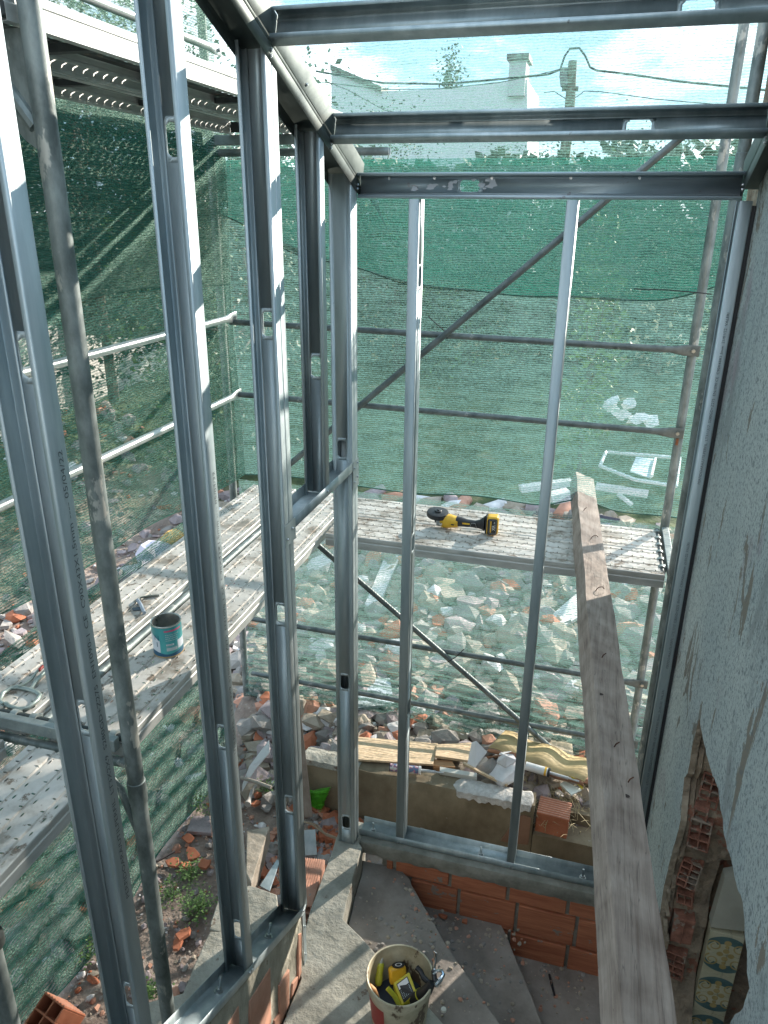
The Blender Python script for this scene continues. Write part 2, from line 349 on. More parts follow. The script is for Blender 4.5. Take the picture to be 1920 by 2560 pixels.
s3=lstud(-.828,'doubled steel stud at the near side of the door opening',.318,[.318+.52-.318+.05,1.78-.318,2.85-.318-.02],zb=lambda p:TB(p.y)+.003,fl=.04)
mb=M(); cstud(mb,(-.045,-.7855,.318),EZ,EX,EY,RB(-.78)-.318,[.318+.52-.318+.05,1.78-.318,2.85-.318-.02],Fh=.036,zb=lambda p:TB(-.80)+.003,zt=lambda p:RB(p.y)+.036); mb.build('rear_profile',GALV,s3,solid=T)
mb=M(); mb.box((-.002,-.806,-.12),(.001,-.775,.30)); mb.build('jamb_strip',GALV,s3)
screws('screw',[(.0015,-.79,.22),(.0015,-.79,.05)],(1,0,0),s3)
s4=lstud(-.409,'short steel stud standing on the door header track',2.115,[2.62-2.115])
s5=thing('steel_stud','boxed corner steel stud with black slots, standing on the concrete curb','steel stud',(-.045,-.038,0.003),'upright steel studs of the side frame')
hs=[.14,1.02,2.21]
mb=M(); cstud(mb,(-.045,-.077,.003),EZ,EX,EY,RB(-.05)-.003,hs,Fh=.038,zt=lambda p:RB(p.y)+.036); mb.build('near_profile',GALV,s5,solid=T)
mb=M(); cstud(mb,(-.045,0.0,.003),EZ,EX,-EY,RB(0)-.003,[],Fh=.038,zt=lambda p:RB(p.y)+.036); mb.build('far_profile',GALV,s5,solid=T)
# door header track
t=thing('door_header_track','horizontal steel track over the door opening, between two studs','steel track',(-.045,-.4,2.11))
mb=M(); pr=[(-.047,.045),(-.047,.003),(-.044,0),(.044,0),(.0475,.003),(.0475,.045)]
mb.sheet(pr,(-.045,-.745,2.112),(-.045,-.002,2.112),EX,EZ); mb.build('profile',GALV,t,solid=T)
mb=M(); mb.box((.0035,-.835,2.075),(.005,-.74,2.155)); mb.build('near_tab',GALV,t); mb=M(); mb.box((.0035,-.079,2.03),(.005,.0,2.157)); mb.build('far_tab',GALV,t)
screws('screw',[(.005,-.815,2.10),(.005,-.77,2.125),(.0035,-.40,2.135),(.005,-.06,2.125),(.005,-.02,2.14),(.005,-.06,2.06),(.005,-.02,2.075)],(1,0,0),t)
# sloping bottom track on the low side wall
def bolt(parent, p, nrm=EZ):
    p=Vector(p); mb=M(); mb.tube(p,p+nrm*.055,.0055,10); ab=mb.build('anchor_bolt',SCREW,parent); mb=M(); mb.tube(p+nrm*.003,p+nrm*.013,.012,6); mb.build('nut',SCREW,ab); mb=M(); mb.tube(p,p+nrm*.003,.017,16); mb.build('washer',SCREW,ab)
t=thing('sloping_track','steel track sloping down along the top of the low side wall','steel track',(-.045,-1.4,TB(-1.4)))
SD=Vector((0,1,-.52)).normalized(); SN=Vector((0,.52,1)).normalized()
mb=M(); a=Vector((-.045,-2.35,TB(-2.35))); b=Vector((-.045,-.79,TB(-.79)))
mb.sheet([(-.048,.04),(-.048,.003),(-.045,0),(-.03,0),(-.027,.002),(.027,.002),(.03,0),(.045,0),(.048,.003),(.048,.04)],a,b,EX,SN); mb.build('profile',GALV,t,solid=T)
for y in (-1.04,-1.44): bolt(t,(-.05,y,TB(y)+.003),SN)
for y in (-1.31,-1.29,-.80): screws('screw',[(.0035,y,TB(y)+.024)],(1,0,0),t)
# front bottom track, studs and header
t=thing('front_bottom_track','steel track along the front edge of the concrete curb, two bolts in it','steel track',(.7,.045,.002))
mb=M(); mb.sheet([(-.048,.042),(-.048,.003),(-.045,0),(.045,0),(.048,.003),(.048,.042)],(0.004,.045,.003),(1.434,.045,.003),EY,EZ); mb.build('profile',GALV,t,solid=T)
for x in (.07,.665,1.19): bolt(t,(x,.045,.004))
for x in (.222,.238,.822,.838): screws('screw',[(x,-.003,.012+.02*((x*1000)%2))],(0,-1,0),t)
def fstud(x,label,holes,w=.041):
    t=thing('steel_stud',label,'steel stud',(x+w/2,.045,.004),'upright steel studs of the front frame')
    mb=M(); cstud(mb,(x+w,.045,.005),EZ,EY,-EX,3.215-.005,holes,Fh=w); mb.build('profile',GALV,t,solid=T); return t
fA=fstud(.21,'slim steel stud of the front frame, left of the grinder',[.85,1.75,2.92])
fB=fstud(.805,'slim steel stud of the front frame, right of the grinder',[.85,1.75,2.5])
fR=fstud(1.39,'steel stud against the old plastered wall, with black print along it',[.6,1.8])
PT='PERFIDOARA/UTILPERFIL  LT311317  S280GD+Z275  EN1090 CE  C90X43X1.5mm  21/01/22  VALERI'
mb=M(); mb.box((1.4325,.004,.01),(1.4455,.088,3.2)); mb.build('gap_shade_strip',DARK,fR)  # dark strip standing in for the shade between stud and wall
for z,wd in ((.5,.72),(1.33,.60),(2.18,.66)):
    put_text('printed_text',PT,.018,(1.418,-.0025,z),EZ,-EX,INK,fR,width=wd,squeeze=.75)
# tilted frame of the roof
th=math.atan(.405); S=Vector((0,cos(th),-sin(th))); Nn=Vector((0,sin(th),cos(th)))
def rafter(x0,x1,inner,label,ext):
    t=thing('roof_rafter',label,'rafter',(x0/2+x1/2,-.6,RB(-.6)),'sloping rafters of the roof frame')
    a=Vector((0,ext,RB(ext))); b=Vector((0,.045,RB(.045)))
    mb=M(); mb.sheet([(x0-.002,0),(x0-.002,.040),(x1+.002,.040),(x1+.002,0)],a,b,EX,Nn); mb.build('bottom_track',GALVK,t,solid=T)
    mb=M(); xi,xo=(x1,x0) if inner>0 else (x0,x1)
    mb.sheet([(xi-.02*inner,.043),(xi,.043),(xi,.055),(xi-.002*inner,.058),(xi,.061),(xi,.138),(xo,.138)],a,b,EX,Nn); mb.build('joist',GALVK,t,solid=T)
    n=Vector((inner,0,0))
    xf=xi+.003*inner
    screws('screw',[Vector((xf,y,RB(y)))+Nn*q for y in (-.31,-.8,-.01) for q in (.012,.028)]+[Vector((xi+.001*inner,y,RB(y)))+Nn*.085 for y in (-.55,-.22)],n,t)
    return t
rafter(-.09,0,1,'sloping steel rafter on the left, above the side frame studs',-2.6)
rafter(1.395,1.485,-1,'sloping steel rafter on the right, running up along the old wall',-2.6)
def purlin(y,label,hole,zz=.04):
    t=thing('roof_purlin',label,'purlin',(.7,y,RB(y)),'steel purlins across the roof frame')
    o=Vector((0,y,RB(y)+zz))
    mb=M(); cstud(mb,Vector((.002,0,0))+o+Nn*.045+S*.04,EX,Nn,-S,1.391,hole,Fh=.04,lip=.013); mb.build('profile',GALV,t,solid=T)
    put_text('printed_text',PT,.013,Vector((.22,0,-.0025))+o+S*.012,EX,S,INK,t,width=.30) if y>-.5 else None
    return t
purlin(-.31,'steel purlin in the middle of the roof opening, slot near its right end',[1.02])
purlin(-.80,'steel purlin across the very top of the view',[1.12],zz=.053)
purlin(-1.30,'steel purlin overhead, nearest to the viewer',[1.12])
t=thing('front_header','steel header with white peeling patch on top of the front studs','header',(.7,.02,3.215))
mb=M(); cstud(mb,(.002,.043,3.263),EX,EZ,-EY,1.391,[.435],Fh=.043,lip=.012)
HDR=mat('galvanised_steel_with_flaking',(.30,.37,.41),(.47,.54,.58),rough=.45,metal=.42,scale=5,stretch=(.35,3,3),bump=.08,bscale=70,spots=((.30,.30,.32),16,.66,(1,1,1.6)))
mb.build('profile',HDR,t,solid=T)
screws('screw',[(x,.0405,3.29) for x in (.12,.30,.52,.81,1.05)],(0,-1,0),t)
# thin ragged white coating left on the header web
mb=M(); rr=random.Random(3)
for k in range(26):
    cx=rr.uniform(.22,.56); cz=3.262+rr.uniform(-.014,.018)*(1.4-abs(cx-.42)*2.5); q=rr.uniform(.006,.02); n=7; a0=rr.uniform(0,6)
    if abs(cx-.435)<.045 and abs(cz-3.263)<.02: continue
    mb.add([(cx+q*cos(a0+6.283*j/n)*rr.uniform(.5,1.4),.0412-.00005*k,cz+q*.55*sin(a0+6.283*j/n)*rr.uniform(.6,1.3)) for j in range(n)],[tuple(range(n))])
mb.build('peeling_coating',plain('white_flaking_coating',(.62,.64,.70),.6),t,angle=0)
# ================================================================== timber beam on the deck
roll=radians(20)
def beam_pt(s,u,v):            # s along, u across the top, v down
    a=Vector((.9117,2.02,1.541)); b=Vector((1.218,-2.25,1.541)); d=(b-a).normalized(); w=EZ.cross(d).normalized()  # w points to +x side
    if w.x<0: w=-w
    w2=(w*cos(roll)-EZ*sin(roll)); n2=(-EZ*cos(roll)-w*sin(roll))
    return a+d*s+w2*u+n2*v
mb=M(); vs=[]; NS=90; Lb=4.28; rr=random.Random(5)
ring=[(0,0),(.035,-.001),(.07,0),(.10,-.001),(.131,0),(.132,.03),(.130,.094),(.06,.096),(.0,.095),(-.002,.045)]
for i in range(NS+1):
    s=Lb*i/NS
    for j,(u,v) in enumerate(ring):
        q=mnoise.noise(Vector((s*2.3,j*1.7,0)))*.006+mnoise.noise(Vector((s*9,j*3.1,4)))*.0028
        vs.append(beam_pt(s,u+(q if j in (0,9,4,5,8) else q*.3),v+mnoise.noise(Vector((s*5,j*2.2,9)))*.003))
n=len(ring)
mb.add(vs,[(i*n+k,i*n+(k+1)%n,(i+1)*n+(k+1)%n,(i+1)*n+k) for i in range(NS) for k in range(n)]+[tuple(range(n-1,-1,-1)),tuple(range(NS*n,NS*n+n))])
tb=thing('timber_beam','long rough old timber with bent nails, lying across the scaffold deck into the room','beam',(1.03,.6,1.43))
mb.build('beam_wood',OLDWOOD,tb,angle=50)
RUST=mat('rusty_nail_steel',(.06,.03,.02),(.16,.08,.05),rough=.8,metal=.4,scale=40)
for s,u,dx in ((.72,.03,.0),(1.13,.055,1),(1.76,.05,1),(2.35,.045,0),(2.9,.055,.3),(3.05,.09,.2)):
    p=beam_pt(s,u,0); up=(beam_pt(s,u,-1)-beam_pt(s,u,0))
    q=[p-up*.004,p+up*.014,p+up*.024+EX*.006,p+up*.026+EX*.02+EY*.004,p+up*.016+EX*.032+EY*.006]
    mb=M(); mb.path(q if dx==1 else q[:3],.0022,7); mb.build('bent_nail',RUST,tb)
mb=M(); q=.0
for s,u in ((3.12,.075),(2.62,.02)):
    c=beam_pt(s,u,-.0008); mb.add([c+Vector((.011*cos(a*.7)*1.2,.008*sin(a*.7),0)) for a in range(9)],[tuple(range(9))])
mb.build('knot',plain('dark_knot',(.05,.035,.03),.9),tb,angle=0)
# ================================================================== ground
def hgt(x,y):
    h=-.68
    if y>.9 and x>-.62: h = -.42 if y>1.0 else -.42-(1-(y-.9)/.1)*.26
    if x<-3.6: h+=0
    if y>1.7 or x<-1.5:
        d=max(y-1.7,0 if x>-1.5 else (-1.5-x)*.9)
        base=-.42 if (y>1.7 and x>-.62) else -.66
        h=base+min(d,7)*.055
        h+=.16*max(0,mnoise.noise(Vector((x*.8,y*.8,3))))*min(1,d)
        if y>1.0 and x<-.62: h+=min(1,(y-1.0))*.1
    elif x<-.62 and y>.9: h=-.66+.22*min(1,(y-.9)/.6)
    if x<-3.9: q=min(1,(-3.9-x)/1.8); h+=.85*q*q*(3-2*q)
    h+= .022*mnoise.noise(Vector((x*3.1,y*3.1,0)))+.010*mnoise.noise(Vector((x*9,y*9,5)))
    return h
def coords(lo,hi,step,far,neg=True):
    c=[]; v=lo
    while v<hi: c.append(v); v+=step
    c.append(hi); s=step; v=hi
    while v<far: s*=1.35; v+=s; c.append(v)
    s=step; v=lo
    while v>-far: s*=1.35; v-=s; c.insert(0,v)
    return c
gx=coords(-6,4,.07,400); gy=coords(-3.6,9,.07,500)
mb=M(); mb.v=[(x,y,hgt(x,y)) for y in gy for x in gx]; nx=len(gx)
mb.f=[(j*nx+i,j*nx+i+1,(j+1)*nx+i+1,(j+1)*nx+i) for j in range(len(gy)-1) for i in range(nx-1)]; mb.m=[0]*len(mb.f)
struct(mb.build('ground',GRND,loc=(0,0,0),angle=180))
# ================================================================== front wall, curb, steps
def rough_prism(mb, poly, z0, z1, amp=.006, step=.05, mi=0, seed=0):
    "prism with subdivided, slightly uneven outline and top"
    pts=[]
    for i in range(len(poly)):
        a=Vector((*poly[i],0)); b=Vector((*poly[(i+1)%len(poly)],0)); n=max(1,int((b-a).length/step))
        for k in range(n):
            p=a.lerp(b,k/n); q=mnoise.noise_vector(Vector((p.x*11,p.y*11,seed)))*amp; pts.append((p.x+q.x,p.y+q.y))
    return mb.prism(pts,z0,z1,mi)
CAPM=mat('grey_mortar_capping',(.17,.165,.135),(.32,.31,.265),rough=.95,scale=8,bump=.9,bscale=26,bdist=.01)
fw=thing('front_low_wall','low wall of orange hollow bricks with concrete capping under the front track','brick wall',(.7,.02,-.62),)
mb=M(); mb.box((.14,-.012,-.62),(1.44,.085,-.085)); mb.build('mortar_core',MORT,fw)
BR=mat('laid_red_brick',(.36,.11,.055),(.54,.20,.10),rough=.85,scale=9,bump=.5,bscale=25,stretch=(.5,1,6),bdist=.006,spots=((.27,.24,.20),6,.61,(1,1,1.5)))
mb=M(); rr=random.Random(2)
def bk(x0,x1,z0,z1,y=-.03):
    j=rr.uniform(-.002,.002)
    mb.box((x0+.004,y+j,z0+.004),(x1-.004,y+.06,z1-.004))
for i,(x0,x1) in enumerate(((.16,.21),(.213,.52),(.52,.828),(.828,1.135),(1.135,1.436))): bk(x0+.005,x1-.005,-.192,-.09)
for x0,x1 in ((.30,.572),(.572,.882),(.882,1.19),(1.19,1.436)): bk(x0+.005,x1-.005,-.402,-.202)
for x0,x1 in ((.42,.55),(.55,.855),(.855,1.162),(1.162,1.436)): bk(x0+.005,x1-.005,-.612,-.412)
b_=mb.build('brick_facing',BR,fw,bevel=.004)
mb=M(); n=60
prof=[(-.036,-.09),(-.045,-.05),(-.046,-.01),(-.042,0),(.10,0),(.112,-.02),(.112,-.11)]
vs=[]
for i in range(n+1):
    x=.02+1.42*i/n
    for j,(y,z) in enumerate(prof):
        q=mnoise.noise(Vector((x*8,j*2,0)))*.006 + (mnoise.noise(Vector((x*22,j,7)))*.006 if j<2 else 0)
        vs.append((x,y+q*(j in(0,1,2)),z+q*(j in (0,))))
k=len(prof); mb.add(vs,[(i*k+j,i*k+j+1,(i+1)*k+j+1,(i+1)*k+j)[::-1] for i in range(n) for j in range(k-1)]+[tuple(range(k)),tuple(range(n*k+k-1,n*k-1,-1))])
mb.build('concrete_capping',CAPM,fw,angle=50)
# concrete threshold / landing (level with the curb)
ld=thing('concrete_landing','pale concrete landing and threshold joining the corner stud to the steps','concrete landing',(.1,-.7,-.68))
mb=M(); rough_prism(mb,[(-.115,.09),(.015,.09),(.018,-.052),(.045,-.085),(.06,-.28),(.092,-.53),(.20,-.60),(.30,-.665),(.46,-.76),(.66,-.893),(.95,-1.10),(1.44,-1.42),(1.44,-2.4),(.012,-2.4),(.012,-.87),(-.06,-.80),(-.085,-.4)],-.68,.0,.006)
mb.build('slab',CONC,ld,angle=30,bevel=.004)
mb=M()
for k,(cx,cy,r) in enumerate(((.60,-.93,.011),(.42,-.70,.006),(.36,-.73,.008),(.33,-.745,.005))): mb.stone((cx,cy,.004),r*2)
# winder steps
def step(poly,z,label):
    m_=M(); rough_prism(m_,poly,-.70,z,.004); o=m_.build('stair_step',STEPM,angle=30,bevel=.003); tag(o,label,'stair step','winding concrete stair steps'); return o
step([(.021,-.012),(.24,-.012),(.305,-.06),(.329,-.10),(.60,-.42),(.871,-.70),(1.02,-.865),(1.17,-1.05),(1.435,-1.30),(1.435,-1.412),(.95,-1.094),(.66,-.888),(.47,-.757),(.30,-.659),(.20,-.594),(.096,-.526),(.064,-.28),(.049,-.085)],-.165,'upper dusty stair step beside the landing, full of crumbs')
step([(.33,-.012),(.80,-.012),(.829,-.055),(.95,-.28),(1.06,-.50),(1.15,-.68),(1.28,-.90),(1.435,-1.10),(1.435,-1.29),(1.175,-1.045),(1.025,-.86),(.876,-.695),(.605,-.415),(.334,-.095)],-.375,'middle dark stair step with gravel near the brick wall')
step([(.835,-.012),(1.436,-.012),(1.436,-1.09),(1.284,-.896),(1.154,-.676),(1.064,-.496),(.954,-.276),(.833,-.051)],-.565,'lowest stair floor in deep shade below the bricks')
# gravel on the steps
mb=M(); rr=random.Random(8)
for k in range(420):
    t=rr.random()
    if t<.45: x=rr.uniform(.35,.95); y=rr.uniform(-.55,-.03); z=-.375 if (x-.33)*.80+ (y+.09)*.66>0.02 else -.165
    elif t<.8: x=rr.uniform(.08,.9); y=rr.uniform(-.75,-.05); z=-.165; 
    else: x=rr.uniform(.85,1.3); y=rr.uniform(-.4,-.03); z=-.565
    if z==-.165 and ((x-.33)*.72+(y+.10)*.66>0 or y<-.55+(-.4)*(x-.1)): continue
    mb.stone((x,y,z+.002),rr.choice((.004,.006,.008,.013)),(1,1,.6),rr.choice((0,1,1,2)),rr)
o=mb.build('stair_grit',[RUB[0],RUB[1],BRICKP],angle=0); tag(o,'loose crumbs of mortar and brick scattered over the stair steps','grit',kind='stuff')
for c,r,lab in ((( .50,-.075,-.36),.028,'terracotta shard on the middle step, touching the brick wall'),((.62,-.07,-.365),.022,'smaller terracotta shard by the brick wall, right of another on the same step'),((.545,-.30,-.37),.014,'tiny terracotta shard at the edge of the middle stair step')):
    mb=M(); mb.shard(c,r,.012,Matrix.Rotation(rr.uniform(-.4,.4),3,'X'),0,rr); tag(mb.build('brick_shard',BRICK,angle=0),lab,'shard','terracotta shards')
# ================================================================== side low wall under the sloping track
sw=thing('side_low_wall','low side wall of brick and dripped mortar under the sloping track','brick wall',(-.045,-1.5,-.68))
mb=M(); ys=[-2.5+1.7*i/60 for i in range(61)]; vs=[]
for y in ys:
    yy=min(y,-.806); q=mnoise.noise(Vector((y*7,0,3)))*.004
    zt=TB(yy)-.003
    vs += [(-.10+q,yy,-.68),(-.098+q,yy,zt),(-.003-abs(q),yy,zt),(-.001-abs(q),yy,zt-.10),(-.008,yy,zt-.2),(-.006+q,yy,-.02),(-.006,yy,-.68)]
k=7; mb.add(vs,[(i*k+j,i*k+j+1,(i+1)*k+j+1,(i+1)*k+j)[::-1] for i in range(60) for j in range(k-1)]+[tuple(range(k)),tuple(range(60*k+k-1,60*k-1,-1))])
mb.build('mortar_body',mat('dripped_mortar',(.25,.235,.18),(.46,.43,.35),rough=.95,scale=9,stretch=(1,1,.5),bump=1,bscale=22,bdist=.015,spots=((.14,.11,.07),9,.63,(1,1,.4))),sw,angle=50)
mb=M()
for y0,y1,za,zb_ in ((-1.085,-.985,-.02,.17),(-.88,-.845,-.02,.22),(-1.34,-1.16,.12,.42),(-1.62,-1.42,.3,.54),(-.96,-.90,-.02,.02),(-1.15,-1.09,-.02,.05)):
    sh=-.0
    mb.add([(.002,y0,za),(.002,y1,za),(.002,y1+.02,min(zb_,TB(y1)-.09)),(.002,y0+.02,min(zb_+.03,TB(y0)-.09)),(-.03,y0,za),(-.03,y1,za),(-.03,y1+.02,min(zb_,TB(y1)-.09)),(-.03,y0+.02,min(zb_+.03,TB(y0)-.09))],[(0,1,2,3),(7,6,5,4),(0,4,5,1),(1,5,6,2),(2,6,7,3),(3,7,4,0)])
mb.build('exposed_bricks',BRICKP,sw,bevel=.003)
# outer concrete shelf beside the side wall
for nm,pts,z,lab in (('a',[(1197,545),(1075,505),(940,575),(905,700),(1000,720),(1197,760)],-.28,'pale concrete slab end outside the frame, next to the weeds'),
                     ('b',[(1197,700),(905,705),(880,760),(790,975),(640,1015),(560,1106),(560,1300),(900,1300),(1197,900)],-.22,'big pale concrete slab running along the outside of the sloping track')):
    pp=[PZ(z,a/1.728,1920+b/1.728) for a,b in pts]; pp=[(min(p.x,-.104),p.y) for p in pp]
    mb=M(); rough_prism(mb,pp,-.72,z,.012,.04); o=mb.build('concrete_slab',CONC,angle=30,bevel=.005); tag(o,lab,'concrete slab','outside slabs')
# ================================================================== retaining wall at y=.8
def ret(poly_top,label):
    pass
rw=thing('retaining_wall','long brown stained low wall with a broken top, behind the front track','retaining wall',(.6,.86,-.70))
mb=M(); n=80; vs=[]
for i in range(n+1):
    x=-.66+i*(1.56/n); q=mnoise.noise(Vector((x*6,1,0)))*.008
    top=-.285+mnoise.noise(Vector((x*9,5,2)))*.006
    y0=.80
    prof=[(y0+q*.5,-.72),(y0+q,-.5),(y0-q,top-.02),(y0+.012,top),(y0+.13,top+.004),(y0+.15,-.72)]
    vs += [(x,y,z) for y,z in prof]
k=6; mb.add(vs,[(i*k+j,i*k+j+1,(i+1)*k+j+1,(i+1)*k+j)[::-1] for i in range(n) for j in range(k-1)]+[tuple(range(k)),tuple(range(n*k+k-1,n*k-1,-1))])
mb.build('rendered_body',RETW,rw,angle=50)
mb=M(); rr=random.Random(4); n=50; vs=[]          # broken pale lump of plaster on the top
for i in range(n+1):
    x=.36+i*(.53/n); e=min(1,i/5,(n-i)/2+.3)
    for j in range(7):
        a=pi*j/6; vs.append((x,.86-cos(a)*(.075*e+mnoise.noise(Vector((x*20,j,1)))*.012),-.29+sin(a)*(.024*e+mnoise.noise(Vector((x*25,j*2,8)))*.012)-(.03 if j==0 else 0)*(1+mnoise.noise(Vector((x*30,0,0))))))
mb.add(vs,[(i*7+j,i*7+j+1,(i+1)*7+j+1,(i+1)*7+j)[::-1] for i in range(n) for j in range(6)])
mb.build('broken_plaster_top',mat('dirty_plaster',(.38,.355,.32),(.60,.575,.54),rough=.95,scale=14,bump=1,bscale=40,bdist=.012),rw,angle=40)
mb=M(); vs=[]; n=22
for i in range(n+1):
    x=-.66+i*(.40/n)
    for j in range(6):
        a=pi*j/5; vs.append((x,.865-cos(a)*(.078+mnoise.noise(Vector((x*20,j,1)))*.01),-.29+sin(a)*(.018+mnoise.noise(Vector((x*25,j*2,8)))*.008)-(.02 if j==0 else 0)))
mb.add(vs,[(i*6+j,i*6+j+1,(i+1)*6+j+1,(i+1)*6+j)[::-1] for i in range(n) for j in range(5)])
mb.build('chipped_concrete_top',CONC,rw,angle=40)
mb=M(); rough_prism(mb,[(.905,.80),(1.60,.80),(1.60,.95),(.905,.95)],-.72,-.50,.006); rough_prism(mb,[(.905,.97),(1.6,.97),(1.6,1.03),(.905,1.03)],-.72,-.42,.006)
mb.build('lower_ledge',RETW,rw,angle=30)
o=M().slab([(.71,.785,-.60),(.80,.785,-.595),(.885,.785,-.58),(.885,.792,-.37),(.84,.792,-.36),(.80,.79,-.38)],.02,0,Vector((0,1,0))).build('loose_clay_tile',brickmat('dusty_clay',(.22,.12,.075),(.30,.17,.11)),angle=0); tag(o,'dusty brown clay tile leaning on the end of the retaining wall','clay tile')
mb=M(); mb.box((-1.0,-4.75,-.68),(1.44,-4.55,4.6)); tag(mb.build('bounce_wall',mat('pale_bounce_plaster',(.55,.56,.56),(.68,.69,.68),rough=.9,scale=2,bump=.3)),'unseen pale house wall behind the viewpoint, added to bounce sunlight forward','wall')  # out of view, added to bounce sunlight onto the steel webs
# ================================================================== old wall on the right
WX=1.447
def wv(a,b): p=P('x',WX,a,b); return (p.y,p.z)
hole=[(1748,1797),(1757,1840),(1765,1880),(1773,1909),(1781,1935),(1788,1955),(1796,1972),(1798,2002),(1806,2040),(1809,2078),(1818,2120),(1828,2145),(1834,2180),(1842,2216),(1856,2255),(1862,2300),(1862,2340),(1868,2380),(1868,2430),(1873,2470),(1862,2505),(1858,2520),(1836,2538),(1822,2562),(1818,2700),(1600,2700),(1625,2420),(1640,2340),(1652,2265),(1660,2215),(1673,2160),(1686,2110),(1695,2080),(1701,2050),(1706,1990),(1711,1942),(1719,1936),(1724,1905),(1730,1869),(1738,1835)]
hp=[]
H=[wv(*c) for c in hole]
for i in range(len(H)):
    a=Vector((*H[i],0)); b=Vector((*H[(i+1)%len(H)],0)); n=max(1,int((b-a).length/.012))
    for k in range(n):
        p=a.lerp(b,k/n); q=mnoise.noise_vector(Vector((p.x*30,p.y*30,2)))*.006; hp.append((p.x+q.x,p.y+q.y))
ow=thing('old_plastered_wall','old wall with flaking pale blue plaster and a long gash showing bricks','wall',(1.6,-1.6,-.70))
bm=bmesh.new()
outer=[(-3.6,-.60),(.03,-.60),(.03,4.3),(-3.6,4.3)]
def clampz(p): return (p[0],max(p[1],-.58))
hp=[clampz(p) for p in hp]
ho=[bm.verts.new((WX,y,z)) for y,z in hp]; oo=[bm.verts.new((WX,y,z)) for y,z in outer]
ed=[bm.edges.new((oo[i],oo[(i+1)%4])) for i in range(4)]
cl=[]
for i in range(len(ho)):
    try: cl.append(bm.edges.new((ho[i],ho[(i+1)%len(ho)])))
    except ValueError: pass
bmesh.ops.triangle_fill(bm,use_beauty=True,edges=ed+cl,normal=(-1,0,0))
mb=M(); bm.verts.index_update(); V=[v.co.copy() for v in bm.verts]; Fc=[tuple(v.index for v in f.verts) for f in bm.faces]; bm.free()
mb.add(V,Fc)
n=len(hp); DEP=.022
mb.add([(WX,y,z) for y,z in hp]+[(WX+DEP,y+.002,z) for y,z in hp],[(i,(i+1)%n,n+(i+1)%n,n+i) for i in range(n)],1)
mb.add([(WX,.03,-.6),(WX,.03,4.3),(WX+.2,.03,4.3),(WX+.2,.03,-.6)],[(0,1,2,3)])
PL=bpy.data.materials.new('flaking_blue_plaster'); PL.use_nodes=True; N_,L_=nodes(PL); b=N_['Principled BSDF']; b.inputs['Roughness'].default_value=.93
tc=N_.new('ShaderNodeTexCoord')
def nz(scale,det,st=(1,1,1),rough=.6,dist=0):
    mp=N_.new('ShaderNodeMapping'); mp.inputs['Scale'].default_value=st; L_.new(tc.outputs['Object'],mp.inputs['Vector'])
    q=N_.new('ShaderNodeTexNoise'); q.inputs['Scale'].default_value=scale; q.inputs['Detail'].default_value=det; q.inputs['Roughness'].default_value=rough; q.inputs['Distortion'].default_value=dist
    L_.new(mp.outputs[0],q.inputs['Vector']); return q.outputs['Fac']
def ramp(src,*st):
    r=N_.new('ShaderNodeValToRGB'); e=r.color_ramp.elements
    e[0].position,e[0].color=st[0][0],(*st[0][1],1); e[1].position,e[1].color=st[-1][0],(*st[-1][1],1)
    for p,c in st[1:-1]: k=e.new(p); k.color=(*c,1)
    L_.new(src,r.inputs['Fac']); return r.outputs['Color']
def mixc(f,a,b_,mode='MIX'):
    x=N_.new('ShaderNodeMix'); x.data_type='RGBA'; x.blend_type=mode
    if hasattr(f,'links') or not isinstance(f,float): L_.new(f,x.inputs['Factor'])
    else: x.inputs['Factor'].default_value=f
    for s_,v in ((6,a),(7,b_)):
        if isinstance(v,tuple): x.inputs[s_].default_value=(*v,1)
        else: L_.new(v,x.inputs[s_])
    return x.outputs[2]
base=ramp(nz(1.1,5,(1,1,.6)),(.36,(.34,.385,.385)),(.64,(.50,.525,.49)))
base=mixc(ramp(nz(85,4,(1,1,.95),.75),(.50,(0,0,0)),(.62,(.85,.85,.85))),base,(.13,.15,.155))
base=mixc(ramp(nz(2.6,6,(1,1.2,.5),.7,.8),(.56,(0,0,0)),(.64,(.75,.75,.75))),base,(.22,.24,.235))
base=mixc(ramp(nz(2.2,3,(1,1,.8)),(.62,(0,0,0)),(.72,(.5,.5,.5))),base,(.25,.17,.20))
base=mixc(ramp(nz(3.6,7,(1,1.4,.55),.66,.5),(.605,(0,0,0)),(.615,(1,1,1))),base,(.20,.175,.14))
base=mixc(ramp(nz(38,6,(1,1,1),.75),(.56,(0,0,0)),(.60,(.7,.7,.7))),base,(.12,.14,.145))
base=mixc(ramp(nz(16,7,(1,1.2,.8),.7,.8),(.66,(0,0,0)),(.68,(.8,.8,.8))),base,(.10,.10,.09))
L_.new(base,b.inputs['Base Color'])
bp=N_.new('ShaderNodeBump'); bp.inputs['Strength'].default_value=.45; bp.inputs['Distance'].default_value=.005
L_.new(nz(42,8,(1,1,1),.7),bp.inputs['Height']); L_.new(bp.outputs[0],b.inputs['Normal'])
PB=mat('broken_plaster_edge',(.20,.15,.10),(.36,.29,.21),rough=.95,scale=12,bump=1,bscale=25,bdist=.02)
o=mb.build('plaster_skin',[PL,PB],ow,angle=0)
lip=sorted([(P('x',WX,a,b).z,P('x',WX,a,b).y) for a,b in [(1748,1790),(1738,1835),(1730,1869),(1722,1925),(1711,1945),(1706,1990),(1701,2050),(1686,2110),(1673,2160),(1660,2215),(1652,2265),(1640,2340),(1625,2420),(1612,2560)]])
def yL(z):
    if z<=lip[0][0]: return lip[0][1]+(lip[0][0]-z)*.1
    for (z0,y0),(z1,y1) in zip(lip,lip[1:]):
        if z<=z1: return y0+(y1-y0)*(z-z0)/(z1-z0)
    return lip[-1][1]
def onS(px,py,off=0):
    z=.5
    for _ in range(30): p=P('y',yL(z)+.012+off,px,py); z=z*.5+p.z*.5
    return P('y',yL(z)+.012+off,px,py)
